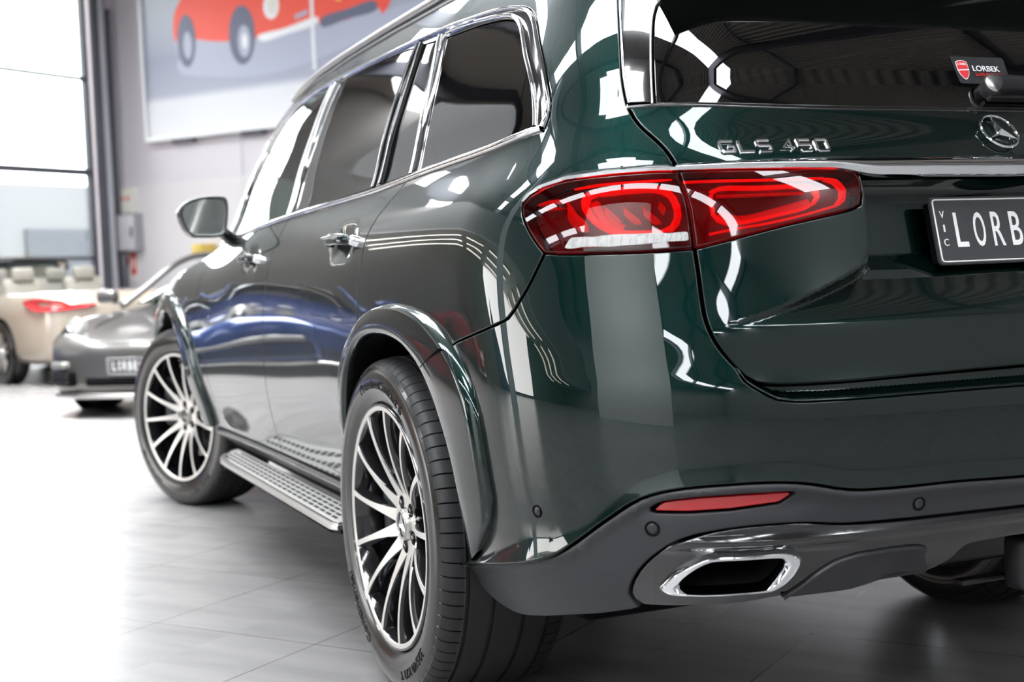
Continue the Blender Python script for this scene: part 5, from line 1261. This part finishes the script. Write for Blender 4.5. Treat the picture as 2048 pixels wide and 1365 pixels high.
yb = rbox('warning_box', .05, .40, 1.94, 2.16, 1.50, 1.66, mat('yellow plastic', (.75, .52, .10), .5), bevel=.02); tag(yb, 'small yellow box behind the grey sports car by the poster wall', 'box')
st_ = rbox('shelf_post', .10, .30, 1.95, 2.2, 0, 1.5, frame_lt); tag(st_, 'slim steel stand carrying the yellow box behind the grey sports car', 'stand')
# pale pillar and screen wall behind the photographer, mirrored in the bumper corner
struct('wall_screen', rbox('w', 21.2, 21.4, 12.5, 17.1, 0, 5.2, m_wall('screen wall', (.80, .81, .80))))
struct('wall_pillar', rbox('w', 16.2, 16.6, 9.0, 9.4, 0, H, frame_lt))

# ------------------------------------------------------------------ parked cars in the background
def simple_wheel(parent, x, y, z, r, sd, nsp=5, rz=0.):
    w_ = empty('wheel', (x, y, z), rz, parent); hw = .12
    V, F = revolve([(-hw, r * .70), (-hw, r * .86), (-hw * .88, r * .96), (-hw * .7, r), (hw * .7, r), (hw, r * .86), (hw, r * .7)], 48); V = [(v[0] * -sd, v[1], v[2]) for v in V]; o = mesh('tyre', V, F, w_, rubber_side, flip=sd > 0); auto_smooth(o, 40)
    V, F = revolve([(-hw * 1.0, r * .72), (-hw * 1.02, r * .70), (-hw * .9, r * .66), (hw * .4, r * .62), (hw * .4, .001)], 48); V = [(v[0] * -sd, v[1], v[2]) for v in V]; o = mesh('rim', V, F, w_, (gloss_black,), flip=sd > 0); auto_smooth(o, 40)
    Va = []; Fa = []
    for k in range(nsp):
        for s2 in (-1, 1):
            a = 2 * math.pi * k / nsp + .3; b0 = len(Va)
            for t in (0, .35, .7, 1):
                rr = r * (.10 + .60 * t); ww = r * (.075 - .02 * t); off = s2 * r * (.05 + .10 * t)
                for u, d in ((-1, .05), (-1, 0), (1, 0), (1, .05)):
                    tt = off + u * ww; Va.append(((-hw * .93 + .02 * (1 - t) + d) * -sd, rr * math.cos(a) - tt * math.sin(a), rr * math.sin(a) + tt * math.cos(a)))
            for i in range(3):
                for j in range(3): Fa.append((b0 + i * 4 + j, b0 + (i + 1) * 4 + j, b0 + (i + 1) * 4 + j + 1, b0 + i * 4 + j + 1))
    o = mesh('spokes', Va, Fa, w_, machined, flip=sd < 0); auto_smooth(o, 30)
    V, F = revolve([(-hw * .7, r * .17), (-hw * .95, r * .16), (-hw * .98, .001)], 24); V = [(v[0] * -sd, v[1], v[2]) for v in V]; mesh('hub_cap', V, F, w_, satin, flip=sd > 0)
    return w_
def loft_body(name, st, m, parent, nsec=60, wells=()):
    """st rows: y, half width, bottom z, shoulder z, shoulder half width, centre z"""
    st = np.array(st, float); Q = cr(st, .12); V = []; F = []
    K = None
    for (y, w_, zb, zs, ws, zc) in Q:
        pts = [(0, zb), (w_ * .80, zb), (w_ * .97, zb + .06), (w_, zb + (zs - zb) * .35), (w_ * 1.0, zb + (zs - zb) * .62), (w_ * .985, zb + (zs - zb) * .85), (ws, zs), (ws * .80, zs + (zc - zs) * .55 + .012), (ws * .45, zc - .004), (0, zc)]
        P = cr(pts, .06); K = nsec; d = np.r_[0, np.cumsum(np.linalg.norm(np.diff(P, axis=0), axis=1))]; t = np.linspace(0, d[-1], K)
        X = np.interp(t, d, P[:, 0]); Z = np.interp(t, d, P[:, 1])
        for (wy, wr) in wells:
            dd = (y - wy) ** 2 + (Z - .33) ** 2; ins = (dd < wr ** 2) & (X > w_ * .55); X = np.where(ins, X - .10, X)
        V += [(x, y, z) for x, z in zip(X, Z)]
    n = len(Q)
    for i in range(n - 1):
        for j in range(K - 1): F.append((i * K + j, (i + 1) * K + j, (i + 1) * K + j + 1, i * K + j + 1))
    nV = len(V); V = V + [(-v[0], v[1], v[2]) for v in V]; F += [tuple(q + nV for q in f[::-1]) for f in F]
    F += [tuple(range(K)), tuple(range((n - 1) * K, n * K))[::-1], tuple(range(nV, nV + K))[::-1], tuple(range(nV + (n - 1) * K, nV + n * K))]
    o = mesh(name, V, F, parent, m); auto_smooth(o, 45); return o
def arch_rings(parent, specs, m):
    for (x, y, r) in specs:
        V, F = revolve([(0, .001), (.0, r), (.012 if x > 0 else -.012, r + .012), (0, r + .03)], 40); V = [(v[0] + x, v[1] + y, v[2] + .33) for v in V]
        mesh('wheel_arch', V, F, parent, black, flip=(x > 0))
def convertible(loc, rz, m_body, seat_m, label, cat='car'):
    c = empty('convertible', loc, rz); tag(c, label, cat)
    # origin at the rear axle, +y forwards
    loft_body('body', [(-1.14, .62, .42, .70, .58, .74), (-1.12, .78, .36, .82, .74, .88), (-1.0, .87, .26, .90, .82, .965), (-.6, .925, .22, .945, .86, 1.0), (0, .945, .22, .95, .87, 1.0), (.45, .945, .2, .945, .87, .985), (.55, .94, .2, .94, .87, .86), (2.1, .935, .2, .92, .86, .86), (2.3, .93, .2, .92, .85, .95), (2.9, .93, .22, .87, .82, .91), (3.5, .90, .24, .78, .74, .82), (3.75, .80, .3, .68, .62, .70)], m_body, c)
    arch_rings(c, [(-.946, 0, .37), (.946, 0, .37), (-.94, 2.85, .37), (.94, 2.85, .37)], black)
    for y in (0, 2.85):
        for sd in (-1, 1): simple_wheel(c, sd * .855, y, .345, .345, sd)
    bm = bmesh.new(); box(bm, (0, 1.3, .955), (1.45, 1.5, .06), bevel=.02); bm_obj('cockpit', bm, c, dark_cloth)
    for x in (-.37, .37):
        for y in (.75, 1.55):
            s_ = empty('seat', (x, y, 0), parent=c)
            bm = bmesh.new(); box(bm, (0, 0, .98), (.46, .14, .36), bevel=.05, seg=3, rot=Matrix.Rotation(R_(-12), 4, 'X')); bm_obj('backrest', bm, s_, seat_m, deg=60)
            bm = bmesh.new(); box(bm, (0, -.03, 1.20), (.26, .10, .17), bevel=.04, seg=3); bm_obj('headrest', bm, s_, seat_m, deg=60)
    # windscreen and its frame
    fr = [(-.74, 2.35, .95), (-.68, 2.0, 1.20), (-.62, 1.75, 1.355), (-.30, 1.68, 1.385), (0, 1.66, 1.39), (.30, 1.68, 1.385), (.62, 1.75, 1.355), (.68, 2.0, 1.20), (.74, 2.35, .95)]
    V, F = tube_mesh(cr(fr, .06), .024, 8); mesh('windscreen_frame', V, F, c, gloss_black)
    q = [Vector(v) for v in cr(fr, .06)]; q.append(Vector((0, 2.5, .96))); mesh('windscreen', q, [(i, i + 1, len(q) - 1) for i in range(len(q) - 2)], c, tinted_glass('aqua glass', (.62, .80, .80), 0, 1.5) if 'aqua glass' not in MATS else MATS['aqua glass'])
    V, F = tube_mesh([(-.92, .55, .955), (-.90, 1.2, .945), (-.89, 2.1, .94), (-.80, 2.35, .955)], .018, 8); mesh('side_trim', V, F, c, chrome)
    for sd in (-1, 1):
        P = [(sd * .60, -1.13, .845), (sd * .72, -1.12, .90), (sd * .86, -1.02, .925), (sd * .915, -.80, .925), (sd * .925, -.62, .895), (sd * .92, -.72, .83), (sd * .90, -.95, .79), (sd * .80, -1.10, .79), (sd * .62, -1.14, .80), (sd * .38, -1.165, .835), (sd * .36, -1.16, .855)]
        P = cr(P, .03, True); ce = P.mean(0); V = []; n = len(P)
        nn = np.array([sd * .55, -.83, .05])
        for k, o_ in ((1.0, -.03), (1.0, .03), (.85, .055), (.4, .075)): V += [tuple(ce + (p - ce) * k + nn * o_) for p in P]
        V.append(tuple(ce + nn * .08)); F = [(i * n + j, i * n + (j + 1) % n, (i + 1) * n + (j + 1) % n, (i + 1) * n + j) for i in range(3) for j in range(n)] + [(3 * n + j, 3 * n + (j + 1) % n, 4 * n) for j in range(n)]
        mesh('tail_lamp', V, F, c, reflector_red if 'bg lamp' not in MATS else MATS['bg lamp'], flip=(sd > 0))
    bm = bmesh.new(); box(bm, (0, -1.155, .62), (.56, .02, .16), bevel=.01); bm_obj('number_plate_recess', bm, c, gloss_black)
    return c
bgl = mat('bg lamp', (.6, .03, .04), .2, emit=(1., .05, .06), es=.15, coat=1.)
cream = mat('champagne paint', (.50, .43, .35), .3, .35, 1., .02)
tan = mat('beige leather', (.36, .34, .29), .55)
def hd(h): return -R_(h)
conv = convertible((-1.257 + .845 * math.cos(hd(-19)), 13.773 + .845 * math.sin(hd(-19)), 0), hd(-19), cream, tan, 'champagne coloured open convertible with red tail lamp by the tall window')
conv2 = copy_tree(conv); conv2['label'] = 'second open convertible further back by the window, only its windscreen and seats showing'; conv2.location = (-3.2, 14.6, 0); conv2.rotation_euler = (0, 0, hd(-19))

def sports_car(axle, heading, m_body, label, plate=True):
    """origin under the middle of the front axle, +y forwards (towards the nose)"""
    c = empty('sports_car', axle, heading); tag(c, label, 'car')
    loft_body('body', [(.93, .40, .34, .46, .36, .49), (.915, .58, .24, .54, .50, .56), (.84, .72, .17, .62, .62, .60), (.65, .83, .15, .70, .70, .655), (.35, .885, .15, .765, .74, .71), (0, .90, .15, .79, .76, .765), (-.4, .895, .15, .80, .77, .825), (-.80, .885, .15, .83, .78, .895), (-1.6, .89, .15, .86, .79, .91), (-2.35, .91, .15, .87, .80, .92), (-2.9, .88, .18, .82, .76, .86), (-3.3, .78, .26, .72, .64, .74), (-3.42, .5, .38, .60, .4, .62)], m_body, c)
    arch_rings(c, [(-.90, 0, .35), (.90, 0, .35), (-.905, -2.415, .36), (.905, -2.415, .36)], black)
    for y in (0, -2.415):
        for sd in (-1, 1): simple_wheel(c, sd * .79, y, .325, .325, sd)
    # cabin
    rows = []; n = 25
    for (y, w_, z) in ((-.45, .70, .885), (-.75, .68, 1.03), (-1.15, .60, 1.215), (-1.55, .56, 1.275), (-2.1, .54, 1.25), (-2.6, .55, 1.10), (-3.0, .56, .90)):
        rows += [(w_ * math.copysign(abs(math.sin(t)) ** .8, t), y + .10 * (1 - abs(math.sin(t))) * (1 if y > -1.5 else -1), (z - .86) * math.cos(t) ** .45 + .86) for t in np.linspace(-math.pi / 2, math.pi / 2, n)]
    F = [(i * n + j, (i + 1) * n + j, (i + 1) * n + j + 1, i * n + j + 1) for i in range(6) for j in range(n - 1)]; mi = [(0 if f // (n - 1) < 2 else 1) for f in range(len(F))]
    o = mesh('cabin', rows, F, c, (MATS['aqua glass'], gloss_black), mi=mi)
    for sd in (-1, 1):
        V, F = tube_mesh(cr([(sd * .78, -.34, .84), (sd * .72, -.62, .98), (sd * .62, -1.08, 1.21), (sd * .58, -1.5, 1.285), (sd * .58, -2.2, 1.25)], .08), .028, 8); mesh('pillar', V, F, c, m_body)
        # headlamp
        ce = Vector((sd * .61, .72, .655)); nd = Vector((sd * .32, .86, .42)).normalized(); Mq = Matrix.Translation(ce) @ nd.to_track_quat('Z', 'Y').to_matrix().to_4x4()
        V, F = revolve([(-.05, .125), (.012, .122), (.03, .11), (.045, .07), (.05, .001)], 32); mesh('headlamp', [Mq @ Vector((v[1] * .86, v[2] * 1.15, v[0])) for v in V], F, c, mat('lamp glass', (.20, .20, .19), .35, .3, .5) if 'lamp glass' not in MATS else MATS['lamp glass'])
        V, F = revolve([(.03, .055), (.056, .050), (.058, .001)], 24); mesh('lamp_projector', [Mq @ Vector((v[1] - .02, v[2] - .01, v[0])) for v in V], F, c, gloss_black)
        # intakes, indicator
        bm = bmesh.new(); box(bm, (sd * .60, .845, .315), (.30, .14, .13), bevel=.03, seg=3, rz=-sd * .55); bm_obj('air_intake', bm, c, black, deg=40)
        for zz in (.29, .325, .355): 
            bm = bmesh.new(); box(bm, (sd * .615, .875, zz), (.27, .10, .010), rz=-sd * .55); bm_obj('intake_slat', bm, c, m_body)
        bm = bmesh.new(); box(bm, (sd * .63, .865, .415), (.24, .10, .055), bevel=.02, seg=3, rz=-sd * .6); bm_obj('indicator', bm, c, MATS['lamp glass'], deg=40)
        # mirror
        bm = bmesh.new(); box(bm, (sd * .96, -.42, .93), (.19, .12, .12), bevel=.045, seg=4); box(bm, (sd * .84, -.42, .88), (.14, .04, .03), bevel=.01); bm_obj('wing_mirror', bm, c, m_body, deg=60)
    bm = bmesh.new(); box(bm, (0, .905, .285), (.78, .08, .07), bevel=.02); bm_obj('centre_intake', bm, c, black)
    V, F = tube_mesh(cr([(-.80, .60, .185), (-.74, .78, .175), (-.5, .915, .175), (0, .965, .175), (.5, .915, .175), (.74, .78, .175), (.80, .60, .185)], .06), .022, 8); mesh('chin_spoiler', V, F, c, satin)
    V, F = tube_mesh(cr([(-.52, .10, .785), (-.50, .55, .70), (-.40, .82, .60), (0, .90, .585), (.40, .82, .60), (.50, .55, .70), (.52, .10, .785)], .06), .004, 6); mesh('bonnet_seam', V, F, c, black)
    if plate: number_plate('number_plate', Matrix.Translation((0, .948, .405)) @ Matrix(((-1, 0, 0, 0), (0, 0, 1, 0), (0, 1, 0, 0), (0, 0, 0, 1))), c)
    return c
grey_paint = mat('meteor grey paint', (.115, .11, .105), .28, .6, 1., .02)
hv = Vector((-.602, -.799, 0)); spc = sports_car((-.06, 9.44, 0), math.atan2(hv.y, hv.x) - math.pi / 2, grey_paint, 'dark grey sports car with round headlamps facing us, half hidden behind the green car')

blue = mat('deep blue paint', (.006, .03, .14), .25, .3, 1., .02)
bc = sports_car((-2.75, 9.0, 0), hd(176), blue, 'blue sports car parked on the left, seen mirrored in the green doors', plate=False)

red = mat('racing red paint', (.42, .01, .012), .25, .1, 1., .02)
rc = sports_car(tuple(room(13.2, 3.4, 0)), hd(200), red, 'red sports car under the soffit of the side bay, seen only as a reflection', plate=False)
struct('wall_blue_panel', rbox('w', 17.0, 20.2, .02, .10, 0, 2.9, m_wall('blue panel', (.02, .07, .22))))
